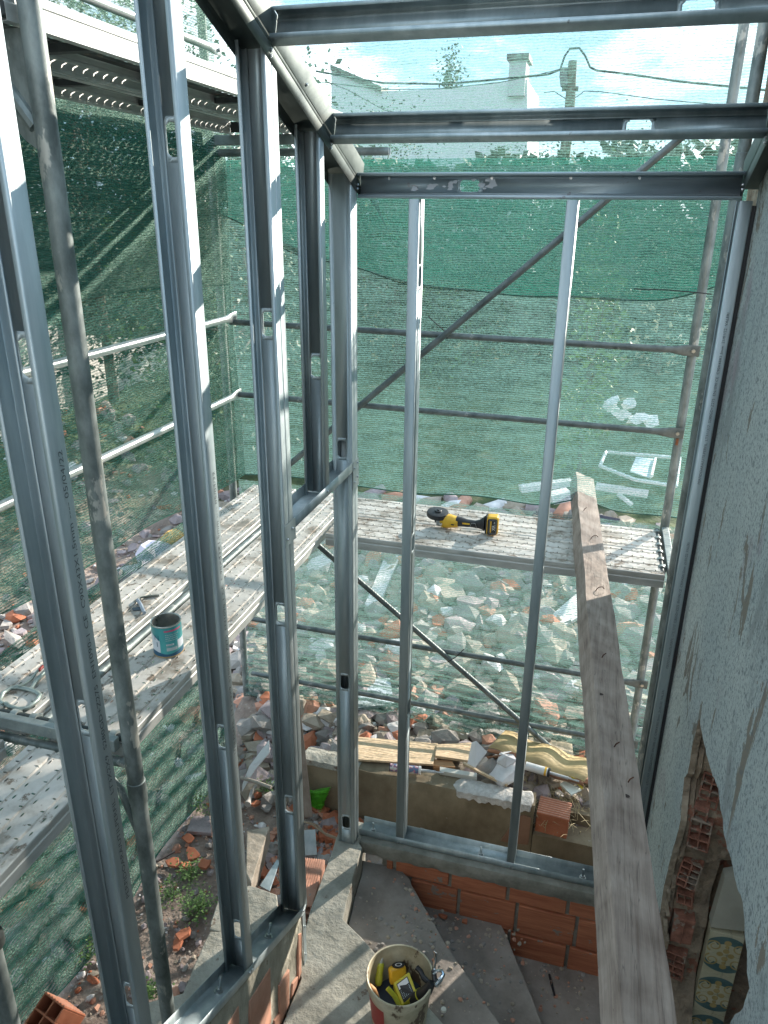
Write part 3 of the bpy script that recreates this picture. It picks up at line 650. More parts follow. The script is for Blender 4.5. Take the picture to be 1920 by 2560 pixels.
_t=onS(1776,2319); YT=_t.y-.03; XTL=_t.x-.012; ZTT=P('y',YT,1840,2190).z+.01
mb=M(); n1=60; n2=190; vs=[]
for i in range(n1+1):
    for j in range(n2+1):
        x=WX+.002+.42*i/n1; z=-.6+(lip[-1][0]+.62)*j/n2; u=x-WX
        lay=.012 if u<.03 else (.0 if u<.045 else .02)
        vs.append((x,(max(yL(z),YT+.075) if x>XTL and z<ZTT else yL(z))+lay+.015+mnoise.noise(Vector((x*14,z*9,0)))*.016+mnoise.noise(Vector((x*40,z*30,3)))*.008,z))
mb.add(vs,[(i*(n2+1)+j,(i+1)*(n2+1)+j,(i+1)*(n2+1)+j+1,i*(n2+1)+j+1) for i in range(n1) for j in range(n2)])
mb.build('broken_masonry',mat('gash_mortar',(.15,.11,.075),(.33,.25,.17),rough=1,scale=9,bump=1,bscale=26,bdist=.02,spots=((.24,.10,.06),7,.60,(1,1,1))),ow,angle=50)
mb=M(); mb.box((WX+.45,-3.6,-.7),(WX+.6,.03,4.3)); mb.box((1.53,.03,-.7),(1.85,.87,4.3)); mb.build('wall_core',PB,ow)
# broken plaster flakes along the left lip of the gash
rr=random.Random(12); mb=M()
for k in range(16):
    t=k/15; a=(1726-86*t**.8,1900+ 560*t); p=P('x',WX+.02,*a)
    R=Matrix.Rotation(rr.uniform(-.3,.3),3,'X')@Matrix.Rotation(radians(90)+rr.uniform(-.3,.3),3,'Y')
    mb=M(); mb.shard((p.x+rr.uniform(0,.02),p.y,p.z),rr.uniform(.03,.055),.014,R,0,rr,6); mb.build('plaster_flake',PB,ow,angle=0)
# hollow bricks seen end on
def hollow(mb,c,size,nx,nz_,R,wall=.008,depth=None,mi=0):
    "open cells along local x (depth); size=(depth,width,height)"
    D,W,Hh=size; c=Vector(c)
    for j in range(nz_+1):
        z=-Hh/2+wall/2+(Hh-wall)*j/nz_; mb.obox(c+R@Vector((0,0,z)),(D,W,wall),R,mi)
    for i in range(nx+1):
        y=-W/2+wall/2+(W-wall)*i/nx
        for j in range(nz_):
            z0=-Hh/2+wall+(Hh-wall)*j/nz_; z1=-Hh/2+(Hh-wall)*(j+1)/nz_
            mb.obox(c+R@Vector((0,y,(z0+z1)/2)),(D-.001,wall,z1-z0-.0006),R,mi)
    mb.obox(c+R@Vector((D*.36,0,0)),(.004,W-2*wall-.001,Hh-2*wall-.001),R,mi)
DBR=mat('dusty_old_brick',(.16,.065,.04),(.33,.14,.09),rough=.95,scale=25,bump=.9,bscale=60,bdist=.008,spots=((.26,.20,.15),14,.55,(1,1,1)))
def wallbrick(px,py,w,h,nx,nz_,rot):
    p=onS(px,py); mb=M(); R=Matrix.Rotation(radians(76),3,'Z')@Matrix.Rotation(rot,3,'X'); hollow(mb,(p.x,p.y+.030,p.z),(.09,w,h),nx,nz_,R,.006); mb.build('broken_hollow_brick',DBR,ow,bevel=.0015)
for b in [(1782,1975,.07,.15,2,4,.04),(1757,2035,.05,.05,1,1,.0),(1755,2085,.075,.13,2,3,-.03),(1728,2185,.075,.13,2,4,.08),(1718,2245,.06,.05,2,1,-.1),(1690,2410,.08,.13,2,4,-.02)]: wallbrick(*b)
p=onS(1706,2320); mb=M(); mb.box((p.x-.04,p.y-.02,p.z-.06),(p.x+.038,p.y+.05,p.z+.065)); mb.box((p.x-.003,p.y-.025,p.z-.06),(p.x+.002,p.y-.0195,p.z+.065)); mb.build('solid_brick_face',DBR,ow,bevel=.004)
# smooth patch and glazed tiles low in the gash, facing the viewer
def yp(c): p=P('y',YT,*c); return (p.x,p.z)
mb=M(); mb.slab([(x,YT,z) for x,z in map(yp,[(1812,2196),(1845,2190),(1885,2192),(1885,2331),(1776,2318)])][::-1],.05,0,Vector((0,1,0))); mb.build('smooth_plaster_patch',mat('smooth_beige_plaster',(.30,.28,.22),(.38,.355,.285),rough=.9,scale=6,bump=.3),ow,angle=0)
ct=mat('cream_glaze',(.40,.36,.23),(.50,.45,.31),rough=.35,scale=10,bump=.08); oc=mat('ochre_glaze',(.32,.23,.08),(.42,.31,.13),rough=.35,scale=20,bump=.05); tl=mat('dull_teal_glaze',(.05,.10,.10),(.10,.16,.15),rough=.35,scale=20,bump=.05)
xl,ztop=yp((1776,2320)); xg=yp((1831,2328))[0]; xr=yp((1856,2366))[0]; ts=.108; FY=YT-.006
for r_ in range(8):
    for x0,x1 in ((xl,xg),(xg,xr)):
        mb=M(); mb.box((x0+.0008,FY,ztop-.006-(r_+1)*ts+.0008),(x1-.0008,FY+.05,ztop-.006-r_*ts-.0008)); mb.build('glazed_tile',ct,ow,bevel=.001)
def clipx(vs): return [(min(max(v[0],xl+.001),xr-.001),v[1],v[2]) for v in vs]
def ringp(c,r0,r1,a0,a1,y,n=24,flip=1):
    vs=[]
    for i in range(n+1):
        a=a0+(a1-a0)*i/n; ro=r1(i/n) if callable(r1) else r1; ri=r0(i/n) if callable(r0) else r0
        vs += [(c[0]+flip*ri*cos(a),y,c[1]+ri*sin(a)),(c[0]+flip*ro*cos(a),y,c[1]+ro*sin(a))]
    return clipx(vs),[(2*i,2*i+1,2*i+3,2*i+2) for i in range(n)]
mb=M(); mo=M()
for r_ in range(4):
    c=(xg-.006,ztop-.112-r_*2*ts)
    for a0,a1 in ((.25,2.9),(3.39,6.03)): mb.add(*ringp(c,.074,.093,a0,a1,FY-.0006))
    for a0,a1 in ((.9,2.24),(4.04,5.4)): mb.add(*ringp(c,.055,.075,a0,a1,FY-.0006))
    for sy in (1,-1):
        for sz in (1,-1):
            q=(c[0]+sy*.045,c[1]+sz*.037)
            mo.add(*ringp(q,lambda t:.026-.020*t,lambda t:.034-.024*t,-1.2*sz,(-1.2+9)*sz,FY-.0012,34,sy))
    for k in range(4): mo.add(*ringp((c[0]+.02*cos(k*pi/2),c[1]+.02*sin(k*pi/2)),0,.012,0,6.283,FY-.0012,12))
    for sz in (1,-1): mo.add(*ringp((c[0],c[1]+sz*.062),0,.013,0,6.283,FY-.0012,12)); mo.add(*ringp((c[0],c[1]+sz*.042),0,.008,0,6.283,FY-.0012,10))
mb.build('tile_pattern_teal',tl,ow,angle=0); mo.build('tile_pattern_ochre',oc,ow,angle=0)
# ================================================================== scaffold
def deckmat(KS=1.0):
    m=bpy.data.materials.new('perforated_deck_steel'); m.use_nodes=True; N,L=nodes(m); b=N['Principled BSDF']; out=N['Material Output']
    tc=N.new('ShaderNodeTexCoord'); sp=N.new('ShaderNodeSeparateXYZ'); L.new(tc.outputs['Object'],sp.inputs[0])
    def mt(op,a,b_=None,c=None):
        q=N.new('ShaderNodeMath'); q.operation=op
        for i,v in enumerate((a,b_,c)):
            if v is None: continue
            if isinstance(v,(int,float)): q.inputs[i].default_value=v
            else: L.new(v,q.inputs[i])
        return q.outputs[0]
    X,Y=sp.outputs['X'],sp.outputs['Y']
    def slots(px,py,ox,oy,ax,ay):
        u=mt('SUBTRACT',mt('FRACT',mt('DIVIDE',mt('ADD',X,ox),px)),.5); v=mt('SUBTRACT',mt('FRACT',mt('DIVIDE',mt('ADD',Y,oy),py)),.5)
        u=mt('DIVIDE',mt('MULTIPLY',u,px),ax); v=mt('DIVIDE',mt('MULTIPLY',v,py),ay)
        return mt('ADD',mt('POWER',u,2),mt('POWER',v,2))
    pitch=.08
    d1=slots(.058,pitch,0,.016,.0085*KS,.0030*KS); d2=slots(.058,pitch,.029,-.014,.0030*KS,.0070*KS)
    d=mt('MINIMUM',d1,d2)
    inside=mt('MULTIPLY',mt('LESS_THAN',d,1.0),mt('LESS_THAN',mt('ABSOLUTE',Y),.142))
    hole=mt('MULTIPLY',inside,mt('GREATER_THAN',sp.outputs['Z'],-.004))
    n1=N.new('ShaderNodeTexNoise'); n1.inputs['Scale'].default_value=6; n1.inputs['Detail'].default_value=8; n1.inputs['Roughness'].default_value=.65; L.new(tc.outputs['Object'],n1.inputs['Vector'])
    cr=N.new('ShaderNodeValToRGB'); e=cr.color_ramp.elements; e[0].position=.36; e[0].color=(.30,.265,.22,1); e[1].position=.62; e[1].color=(.62,.59,.54,1); k=e.new(.47); k.color=(.52,.49,.44,1)
    L.new(n1.outputs['Fac'],cr.inputs['Fac'])
    oi=N.new('ShaderNodeObjectInfo'); va=N.new('ShaderNodeVectorMath'); va.operation='ADD'; L.new(tc.outputs['Object'],va.inputs[0]); L.new(oi.outputs['Location'],va.inputs[1])
    n5=N.new('ShaderNodeTexNoise'); n5.inputs['Scale'].default_value=13; n5.inputs['Detail'].default_value=6; n5.inputs['Roughness'].default_value=.75; L.new(va.outputs[0],n5.inputs['Vector']); L.new(va.outputs[0],n1.inputs['Vector'])
    r5=N.new('ShaderNodeValToRGB'); r5.color_ramp.elements[0].position=.57; r5.color_ramp.elements[1].position=.63; L.new(n5.outputs['Fac'],r5.inputs['Fac'])
    m5=N.new('ShaderNodeMix'); m5.data_type='RGBA'; L.new(r5.outputs[0],m5.inputs['Factor']); L.new(cr.outputs[0],m5.inputs[6]); m5.inputs[7].default_value=(.20,.155,.115,1); L.new(m5.outputs[2],b.inputs['Base Color']); b.inputs['Metallic'].default_value=.12; b.inputs['Roughness'].default_value=.62
    bp=N.new('ShaderNodeBump'); bp.inputs['Strength'].default_value=.7; bp.inputs['Distance'].default_value=.004
    rim=N.new('ShaderNodeMapRange'); rim.inputs['From Min'].default_value=1; rim.inputs['From Max'].default_value=2.6; rim.inputs['To Min'].default_value=1; rim.inputs['To Max'].default_value=0
    L.new(d,rim.inputs['Value']); L.new(mt('ADD',rim.outputs[0],mt('MULTIPLY',n1.outputs['Fac'],.8)),bp.inputs['Height']); L.new(bp.outputs[0],b.inputs['Normal'])
    tr=N.new('ShaderNodeBsdfTransparent'); ms=N.new('ShaderNodeMixShader'); L.new(hole,ms.inputs[0]); L.new(b.outputs[0],ms.inputs[1]); L.new(tr.outputs[0],ms.inputs[2]); L.new(ms.outputs[0],out.inputs['Surface'])
    return m
DECK=deckmat()
DECKU=deckmat(1.5); DECKU.name='shade_darkened_deck_steel'  # upper lift treads: shade of the underside painted into the steel colour
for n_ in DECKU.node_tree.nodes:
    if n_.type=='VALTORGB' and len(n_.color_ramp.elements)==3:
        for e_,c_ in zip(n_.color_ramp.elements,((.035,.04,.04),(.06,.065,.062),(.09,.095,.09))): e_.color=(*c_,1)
SIDEU=mat('shade_darkened_stiffener_steel',(.05,.055,.055),(.10,.11,.105),rough=.6,metal=.4)  # darker copy for upper lift stiffeners, their shade is in the colour
SIDE=mat('deck_side_steel',(.42,.43,.41),(.66,.66,.63),rough=.55,metal=.45,scale=6,stretch=(.6,2,2),bump=.2,bscale=30,spots=((.55,.52,.47),5,.66,(.6,2,2)))
def plank(label, a, ang, L_, W=.315, up=0, group='perforated steel scaffold planks', name='scaffold_plank'):
    "a = corner start centre line (x,y,z top), ang = heading of its length"
    r=bpy.data.objects.new(name,None); COL.objects.link(r); r.location=a; r.rotation_euler=(0,0,ang); OFF[r.name]=Vector((0,0,0)); tag(r,label,'scaffold plank',group)
    h=W/2; pr=[(-h,-.03),(-h,0.0)]
    top=[(-h+.002,.003)]
    gro=[-.12,-.08,-.04,0,.04,.08,.12]
    gro=[-.12,-.04,.04,.12]
    for g in gro: top += [(g-.007,.003),(g-.004,-.003),(g+.004,-.003),(g+.007,.003)]
    top += [(h-.002,.003)]
    mb=M(); n=int(L_/.5)
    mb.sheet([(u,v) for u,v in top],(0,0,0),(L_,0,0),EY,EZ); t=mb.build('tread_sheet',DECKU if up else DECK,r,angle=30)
    mb=M()
    for s in (1,-1):
        mb.sheet([(s*(h-.002),.003),(s*h,0),(s*h,-.018),(s*(h-.003),-.022),(s*(h-.003),-.030),(s*h,-.034),(s*h,-.072),(s*(h-.022),-.074),(s*(h-.022),-.064)],(0,0,0),(L_,0,0),EY,EZ)
    mb.build('side_rails',SIDE,r,solid=.0018,angle=0); mb=M()
    mb=None
    for x0,x1,z0,z1 in [(.002,.012,-.06,-.0045),(L_-.012,L_-.002,-.06,-.0045)]+[(q*.6-.02,q*.6+.02,-.03,-.006) for q in range(1,int(L_/.6))]:
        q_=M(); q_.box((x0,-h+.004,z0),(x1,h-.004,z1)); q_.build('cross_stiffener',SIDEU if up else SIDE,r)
    return r
DZ=1.4
plank('outer steel plank of the left deck, behind the tin can',(-1.075,-1.19,DZ),pi/2,2.66)
plank('inner steel plank of the left deck, carrying the tin can',(-.655,-1.19,DZ),pi/2,2.66)
plank('inner steel plank of the near deck bay at the left edge',(-.655,-3.75,DZ-.005),pi/2,2.46)
plank('outer steel plank of the near deck bay at the left edge',(-1.075,-3.75,DZ-.005),pi/2,2.46)
plank('far steel plank of the front deck, behind the angle grinder',(-.46,1.29,DZ),0,1.90)
plank('near steel plank of the front deck, under the angle grinder',(-.46,.965,DZ),0,1.90)
ZU=3.66
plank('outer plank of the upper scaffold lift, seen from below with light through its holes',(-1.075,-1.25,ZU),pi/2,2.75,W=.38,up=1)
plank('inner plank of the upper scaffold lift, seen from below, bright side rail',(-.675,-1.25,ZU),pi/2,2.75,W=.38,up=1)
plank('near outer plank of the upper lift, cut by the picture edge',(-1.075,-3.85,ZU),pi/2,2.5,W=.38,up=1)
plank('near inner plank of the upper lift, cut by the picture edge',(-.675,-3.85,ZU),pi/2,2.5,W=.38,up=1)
# central steel tube strip between the left planks
o=M().tube((-.865,-1.18,DZ-.022),(-.865,1.46,DZ-.022),.019,14).build('deck_spacer_tube',GALVW); tag(o,'round steel tube lying in the gap between the two left deck planks','spacer tube')
def pole(x,y,z0,z1,label,r=.0265,joint=(),name='scaffold_pole',grp='upright scaffold poles'):
    t=thing(name,label,'scaffold pole',(x,y,z0),grp); mb=M(); mb.tube((x,y,z0),(x,y,z1),r,20); mb.build('tube',GALVW,t)
    for z in joint: mb=M(); mb.lathe([(r,z-.09),(r+.0035,z-.088),(r+.0035,z),(r,z+.002)],(x,y,0),20); mb.build('joint_sleeve',GALVW,t)
    return t
p=pole(-.45,-1.205,-.64,4.4,'scaffold pole nearest the viewer, splashed with old cement',.0295,(1.26,))
# welded bracket and gusset of the near pole
mb=M(); mb.tube((-.45,-1.205,1.33),(-1.30,-1.205,1.33),.017,12); mb.build('transom_tube',GALVW,p)
mb=M(); mb.path([(-.47,-1.205,1.02),(-.52,-1.205,1.20),(-.60,-1.205,1.30)],.014,10); mb.build('corner_brace',GALVW,p)
mb=M(); mb.path([(-.48,-1.205,3.36),(-.60,-1.205,3.52),(-.75,-1.205,3.58)],.02,10); mb.slab([(-.475,-1.205,3.58),(-.475,-1.205,3.30),(-.52,-1.205,3.33),(-.72,-1.205,3.56),(-.72,-1.205,3.58)],.004,0,EY); mb.build('gusset',GALVW,p)
pole(-1.31,-1.205,-.64,4.4,'outer scaffold pole at the left deck joint, hidden behind the nearest stud')
pole(-1.46,1.60,-.62,4.5,'corner scaffold pole dimly seen through the green net')
p=pole(1.475,1.5,-.45,4.5,'slim front scaffold pole where the guard rails end, rust mark on it',.0255)
mb=M(); mb.add([(1.475+.0259*cos(a),1.5+.0259*sin(a),z) for z in (1.93,2.03) for a in (-2.2,-1.9,-1.6)],[(0,1,4,3),(1,2,5,4)]); mb.build('rust_mark',mat('rust',(.20,.07,.03),(.36,.15,.08),rough=.9,scale=40),p)
pole(1.48,.82,-.62,4.5,'scaffold pole standing close beside the wall end, right of the slim front one',.0265,(3.42,))
p=pole(-.705,-1.70,-.64,.975,'short galvanised pole with a dark coupler at the lower left edge',.03,grp=None)
mb=M(); mb.lathe([(.030,.94),(.044,.945),(.044,.985),(.030,.99)],(-.705,-1.70,0),16); mb.lathe([(0,.988),(.031,.986)],(-.705,-1.70,0),16); mb.box((-.725,-1.755,.945),(-.645,-1.735,.985)); mb.tube((-.66,-1.745,.985),(-.66,-1.745,.915),.009,8); mb.build('coupler',mat('dark_forged_steel',(.05,.06,.06),(.12,.13,.12),rough=.6,metal=.6),p)
# deck support frames
def transom(a,b,label,w=.03,h=.05,rings=0):
    t=thing('scaffold_transom',label,'transom',(Vector(a)+Vector(b))/2,'transoms that carry the decks'); a=Vector(a); b=Vector(b); d=(b-a).normalized(); u=EZ.cross(d)
    mb=M(); mb.sheet([(-w/2,-h/2),(w/2,-h/2),(w/2,h/2),(-w/2,h/2)],a,b,u,EZ,closed=True); mb.build('bar',GALVD,t,bevel=.003)
    if rings:
        L_=(b-a).length
        q=u*.045; mb=M(); mb.tube(a+q-EZ*.01,b+q-EZ*.01,.017,12)
        mb.build('hook_tube',plain('dark_oily_steel',(.05,.06,.06),.45,.5),t)
        for k in range(rings):
            c=a+q-EZ*.01+d*(L_*(k+.5)/rings); mb=M(); mb.tube(c-d*.013,c+d*.013,.024,14); mb.tube(c+u*.03-d*.006,c+u*.03+d*.006,.008,8); mb.build('plank_hook',GALVD,t)
    return t
transom((-1.26,-1.215,DZ+.015),(-.50,-1.215,DZ+.015),'short bar over the plank hooks at the lower left deck joint',rings=9)
transom((1.475,.86,DZ-.0),(1.475,1.47,DZ-.0),'pale bar over the plank hooks at the right end of the front deck',w=.04,h=.04,rings=6)
transom((-1.27,1.50,DZ-.09),(-.45,1.50,DZ-.09),'transom under the far end of the left deck')
transom((-1.40,1.50,ZU-.10),(-.30,1.50,ZU-.10),'green lit transom under the far end of the upper lift',w=.035,h=.055)
o=M().sheet([(-.02,.02),(-.02,-.02),(.02,-.02),(.02,.02)],(-1.45,1.545,ZU-.165),(-.30,1.545,ZU-.165),EY,EZ).build('cross_channel',GALVD,solid=.002); tag(o,'lower channel bar under the upper lift, just above the net','channel bar')
# guard rails with flattened bolted ends
def rail(a,b,label,r=.0185,ends=(1,1),grp='scaffold guard rails',m=None,fn=EY,name='guard_rail'):
    a=Vector(a); b=Vector(b); d=(b-a).normalized(); t=thing(name,label,'guard rail',(a+b)/2,grp)
    upv=fn.cross(d).normalized(); vs=[]; n=14; L_=(b-a).length
    st=[(0,.030,.0035),(.05,.030,.0035),(.075,.030,.005),(.15,r,r)] if ends[0] else [(0,r,r)]
    en=[(L_-.15,r,r),(L_-.075,.030,.005),(L_-.05,.030,.0035),(L_,.030,.0035)] if ends[1] else [(L_,r,r)]
    seq=st+[(L_*k/10,r,r) for k in range(2,9)]+en; mb=M()
    for s,ru,rf in seq:
        for k in range(n):
            q=2*pi*k/n; vs.append(a+d*s+upv*(cos(q)*ru)+fn*(sin(q)*rf))
    N2=len(seq); mb.add(vs,[(i*n+k,i*n+(k+1)%n,(i+1)*n+(k+1)%n,(i+1)*n+k) for i in range(N2-1) for k in range(n)]+[tuple(range(n-1,-1,-1)),tuple(range((N2-1)*n,N2*n))])
    mb.build('tube',m or GALVR,t,angle=60)
    for e,c,s in ((ends[0],a,1),(ends[1],b,-1)):
        if e:
            mb=M(); c2=c+d*s*.035; mb.tube(c2-fn*.018,c2+fn*.012,.011,6); mb.build('bolt',SCREW,t)
            mb=M(); c2=c+d*s*.095; mb.tube(c2-fn*.0075,c2+fn*.0075,.006,10); mb.build('pin_hole',DARK,t)
    return t
yr_=1.462
rail((-1.33,yr_,2.505),(1.51,yr_,2.475),'upper front guard rail, bolted to the slim pole at its right end',ends=(0,1))
rail((-1.33,yr_,2.035),(1.495,yr_,2.005),'second front guard rail, between the deck and the top one',ends=(0,1))
rail((-1.33,yr_,.335),(1.52,yr_,.305),'third front guard rail, below the deck',ends=(0,1))
rail((-1.33,yr_,-.145),(1.52,yr_,-.175),'lowest front guard rail, just above the rubble',ends=(0,1))
BRT=mat('bright_galvanised_tube',(.44,.47,.46),(.62,.64,.62),rough=.32,metal=.75,scale=9,bump=.1)
rail((-1.3,-3.6,2.535),(-1.3,1.50,2.535),'upper left guard rail ending in a white flattened tip',m=BRT,fn=-EX,r=.021,ends=(0,1))
rail((-1.3,-3.6,2.035),(-1.3,1.50,2.035),'lower left guard rail ending in a white flattened tip',m=BRT,fn=-EX,r=.021,ends=(0,1))
rail((-1.3,-1.0,4.0),(-1.3,1.50,4.02),'short left guard rail above the upper lift, high at the left',m=BRT,fn=-EX,r=.021,ends=(0,1))
rail((1.33,1.43,3.60),(-.98,1.43,1.555),'diagonal brace rising to the right above the front deck',r=.0195,ends=(0,0),grp='diagonal scaffold braces',name='diagonal_brace')
rail((-.95,1.43,1.18),(1.36,1.43,-.62),'diagonal brace falling to the right below the front deck',r=.0185,ends=(0,0),grp='diagonal scaffold braces',name='diagonal_brace')
# plastic cable ties
for pts,lab in (([(-.02,1.435,2.60),(.03,1.43,2.56),(.09,1.43,2.515),(.10,1.435,2.47)],'black cable tie where the upper rail meets the brace'),
                ([(.31,1.40,.40),(.26,1.40,.33),(.20,1.41,.27)],'thin black cable tie sticking up from the lower brace'),
                ([(1.03,1.3,.47),(1.13,1.3,.47),(1.25,1.3,.50)],'black cable tie hanging beside the timber beam'),
                ([(1.12,1.44,2.795),(1.30,1.44,2.795),(1.47,1.44,2.785),(1.52,1.45,2.78)],'black cable tie round the slim pole at the net seam')):
    mb=M(); mb.path(pts,.003,6); tag(mb.build('cable_tie',DARK),lab,'cable tie','black cable ties')
# ================================================================== nets
def netmat(name,alpha,col,tcol,vert='Z',hor='X',glint=.5):
    m=bpy.data.materials.new(name); m.use_nodes=True; N,L=nodes(m); N.remove(N['Principled BSDF']); out=N['Material Output']
    tc=N.new('ShaderNodeTexCoord'); sp=N.new('ShaderNodeSeparateXYZ'); L.new(tc.outputs['Object'],sp.inputs[0])
    def mt(op,a,b_=None):
        q=N.new('ShaderNodeMath'); q.operation=op
        for i,v in enumerate((a,b_)):
            if v is None: continue
            if isinstance(v,(int,float)): q.inputs[i].default_value=v
            else: L.new(v,q.inputs[i])
        return q.outputs[0]
    def nzz(scale,st,det=3,rough=.6):
        mp=N.new('ShaderNodeMapping'); mp.inputs['Scale'].default_value=st; L.new(tc.outputs['Object'],mp.inputs['Vector'])
        q=N.new('ShaderNodeTexNoise'); q.inputs['Scale'].default_value=scale; q.inputs['Detail'].default_value=det; q.inputs['Roughness'].default_value=rough; L.new(mp.outputs[0],q.inputs['Vector']); return q.outputs['Fac']
    wob=mt('MULTIPLY',nzz(6,(1,1,1),2),.03)
    rows=mt('SINE',mt('MULTIPLY',mt('ADD',sp.outputs['Z'],wob),2*pi/.0135))         # knitted bands
    st_h=(.12,1,1) if hor=='X' else (1,.12,1)
    a=mt('MULTIPLY',rows,.20)
    n1=mt('MULTIPLY',mt('SUBTRACT',nzz(150,(.35,.35,1.1),2,.8),.5),1.5)
    n2=mt('MULTIPLY',mt('SUBTRACT',nzz(30,st_h,3),.5),.75)
    n3=mt('MULTIPLY',mt('SUBTRACT',nzz(1.6,(1,1,1),3),.5),.55)
    al=mt('ADD',mt('ADD',mt('ADD',a,n1),mt('ADD',n2,n3)),alpha)
    cl=N.new('ShaderNodeClamp'); cl.inputs['Min'].default_value=.06; cl.inputs['Max'].default_value=.97; L.new(al,cl.inputs['Value'])
    df=N.new('ShaderNodeBsdfDiffuse'); df.inputs['Color'].default_value=(*col,1)
    tr=N.new('ShaderNodeBsdfTranslucent'); tr.inputs['Color'].default_value=(*tcol,1)
    gl=N.new('ShaderNodeBsdfGlossy'); gl.inputs['Roughness'].default_value=.35; gl.inputs['Color'].default_value=(.35,.5,.42,1)
    m1=N.new('ShaderNodeMixShader'); m1.inputs[0].default_value=.55; L.new(df.outputs[0],m1.inputs[1]); L.new(tr.outputs[0],m1.inputs[2])
    m2=N.new('ShaderNodeMixShader'); m2.inputs[0].default_value=.10; L.new(m1.outputs[0],m2.inputs[1]); L.new(gl.outputs[0],m2.inputs[2])
    bp=N.new('ShaderNodeBump'); bp.inputs['Strength'].default_value=1; bp.inputs['Distance'].default_value=.004; L.new(n1,bp.inputs['Height'])
    for q in (df,tr,gl): L.new(bp.outputs[0],q.inputs['Normal'])
    tp=N.new('ShaderNodeBsdfTransparent'); ms=N.new('ShaderNodeMixShader'); L.new(cl.outputs[0],ms.inputs[0]); L.new(tp.outputs[0],ms.inputs[1]); L.new(m2.outputs[0],ms.inputs[2]); L.new(ms.outputs[0],out.inputs['Surface'])
    return m
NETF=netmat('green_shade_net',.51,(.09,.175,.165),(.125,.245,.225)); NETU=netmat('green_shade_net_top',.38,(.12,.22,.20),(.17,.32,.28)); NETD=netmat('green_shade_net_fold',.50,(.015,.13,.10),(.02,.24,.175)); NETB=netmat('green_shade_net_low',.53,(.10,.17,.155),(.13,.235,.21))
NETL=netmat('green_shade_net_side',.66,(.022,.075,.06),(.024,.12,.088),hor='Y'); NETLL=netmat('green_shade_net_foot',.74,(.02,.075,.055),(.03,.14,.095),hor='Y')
HEM=mat('dark_green_hem',(.01,.06,.04),(.03,.13,.09),rough=.6,scale=60)
def net(name,label,fn,u0,u1,z0,z1,m,nu=90,nz_=60,group='green shade nets'):
    mb=M(); vs=[]
    for j in range(nz_+1):
        for i in range(nu+1):
            u=u0+(u1-u0)*i/nu; t=j/nz_
            zb=z0(u) if callable(z0) else z0; zt=z1(u) if callable(z1) else z1
            vs.append(fn(u,zb+(zt-zb)*t,t))
    mb.add(vs,[(j*(nu+1)+i,j*(nu+1)+i+1,(j+1)*(nu+1)+i+1,(j+1)*(nu+1)+i) for j in range(nz_) for i in range(nu)])
    o=mb.build(name,m,loc=(0,0,0),angle=180); tag(o,label,'shade net',group)
    if name=='shade_net': hb_=M(); hb_.path(vs[:nu+1],.005,5,flat=.6); hb_.build('hem',HEM,o)
    return o
def wave(a,b,s,k): return mnoise.noise(Vector((a*s,b*s*.6,k)))
HEMZ=lambda u: 2.725+.14*max(0,(.5-u)/1.1)**2+.06*max(0,(u-1.15)/.35)**2+.006*sin(u*9)
UPNET=net('shade_net','pale upper front net against the sky, its bottom hem sagging below the header',
    lambda u,z,t:(u,1.64+.035*wave(u,z,1.5,1)+.01*sin(u*9+z*1.5)-(1-t)**3*.03,z),-1.45,1.9,lambda u:HEMZ(u),5.6,NETU)
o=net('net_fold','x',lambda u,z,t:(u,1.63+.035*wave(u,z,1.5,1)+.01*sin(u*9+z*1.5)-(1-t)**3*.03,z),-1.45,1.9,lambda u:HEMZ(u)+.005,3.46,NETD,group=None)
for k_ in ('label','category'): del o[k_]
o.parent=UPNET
net('shade_net','lower front net behind the guard rails, lifted where the timber beam pokes out',
    lambda u,z,t:(u,1.60+.04*wave(u,z,1.8,5)+.01*sin(u*7-z)+(.05*math.exp(-((u-.94)/.22)**2)*(1-t)**6),z),-1.42,1.9,lambda u:1.425+.07*math.exp(-((u-.97)/.17)**2)+.015*sin(u*5),3.42,NETF)
net('shade_net','front net hanging below the deck over the rubble, creased along its foot',
    lambda u,z,t:(u,1.62+.03*wave(u,z,1.6,9)+(1-t)**4*(.07*sin(z*95+u*2)-.07),z),-1.42,1.9,lambda u:-.43+.02*sin(u*7),1.375,NETB,nz_=110)
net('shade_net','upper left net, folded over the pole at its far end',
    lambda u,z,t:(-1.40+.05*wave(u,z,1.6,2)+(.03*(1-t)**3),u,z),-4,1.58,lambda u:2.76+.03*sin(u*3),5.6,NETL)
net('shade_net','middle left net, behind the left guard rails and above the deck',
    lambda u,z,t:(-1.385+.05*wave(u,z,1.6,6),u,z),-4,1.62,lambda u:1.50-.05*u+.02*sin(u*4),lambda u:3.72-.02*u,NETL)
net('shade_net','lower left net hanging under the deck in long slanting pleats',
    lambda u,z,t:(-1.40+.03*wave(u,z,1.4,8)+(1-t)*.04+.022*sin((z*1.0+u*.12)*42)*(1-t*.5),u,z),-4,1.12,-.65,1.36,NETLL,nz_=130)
# folded corner flap of the net by the upper channel
NETFL=NETF
o=net('net_flap','turned back flap of net curling below the upper channel at the left','' or (lambda u,z,t:(-.78+.55*(u)+.12*(1-t)**2,1.50-.04*sin(u*3.1),3.40-(1-t)*(.05+.85*u*u*u)+.0*z)),0,.75,0,1,NETFL,nu=30,nz_=20,group=None)
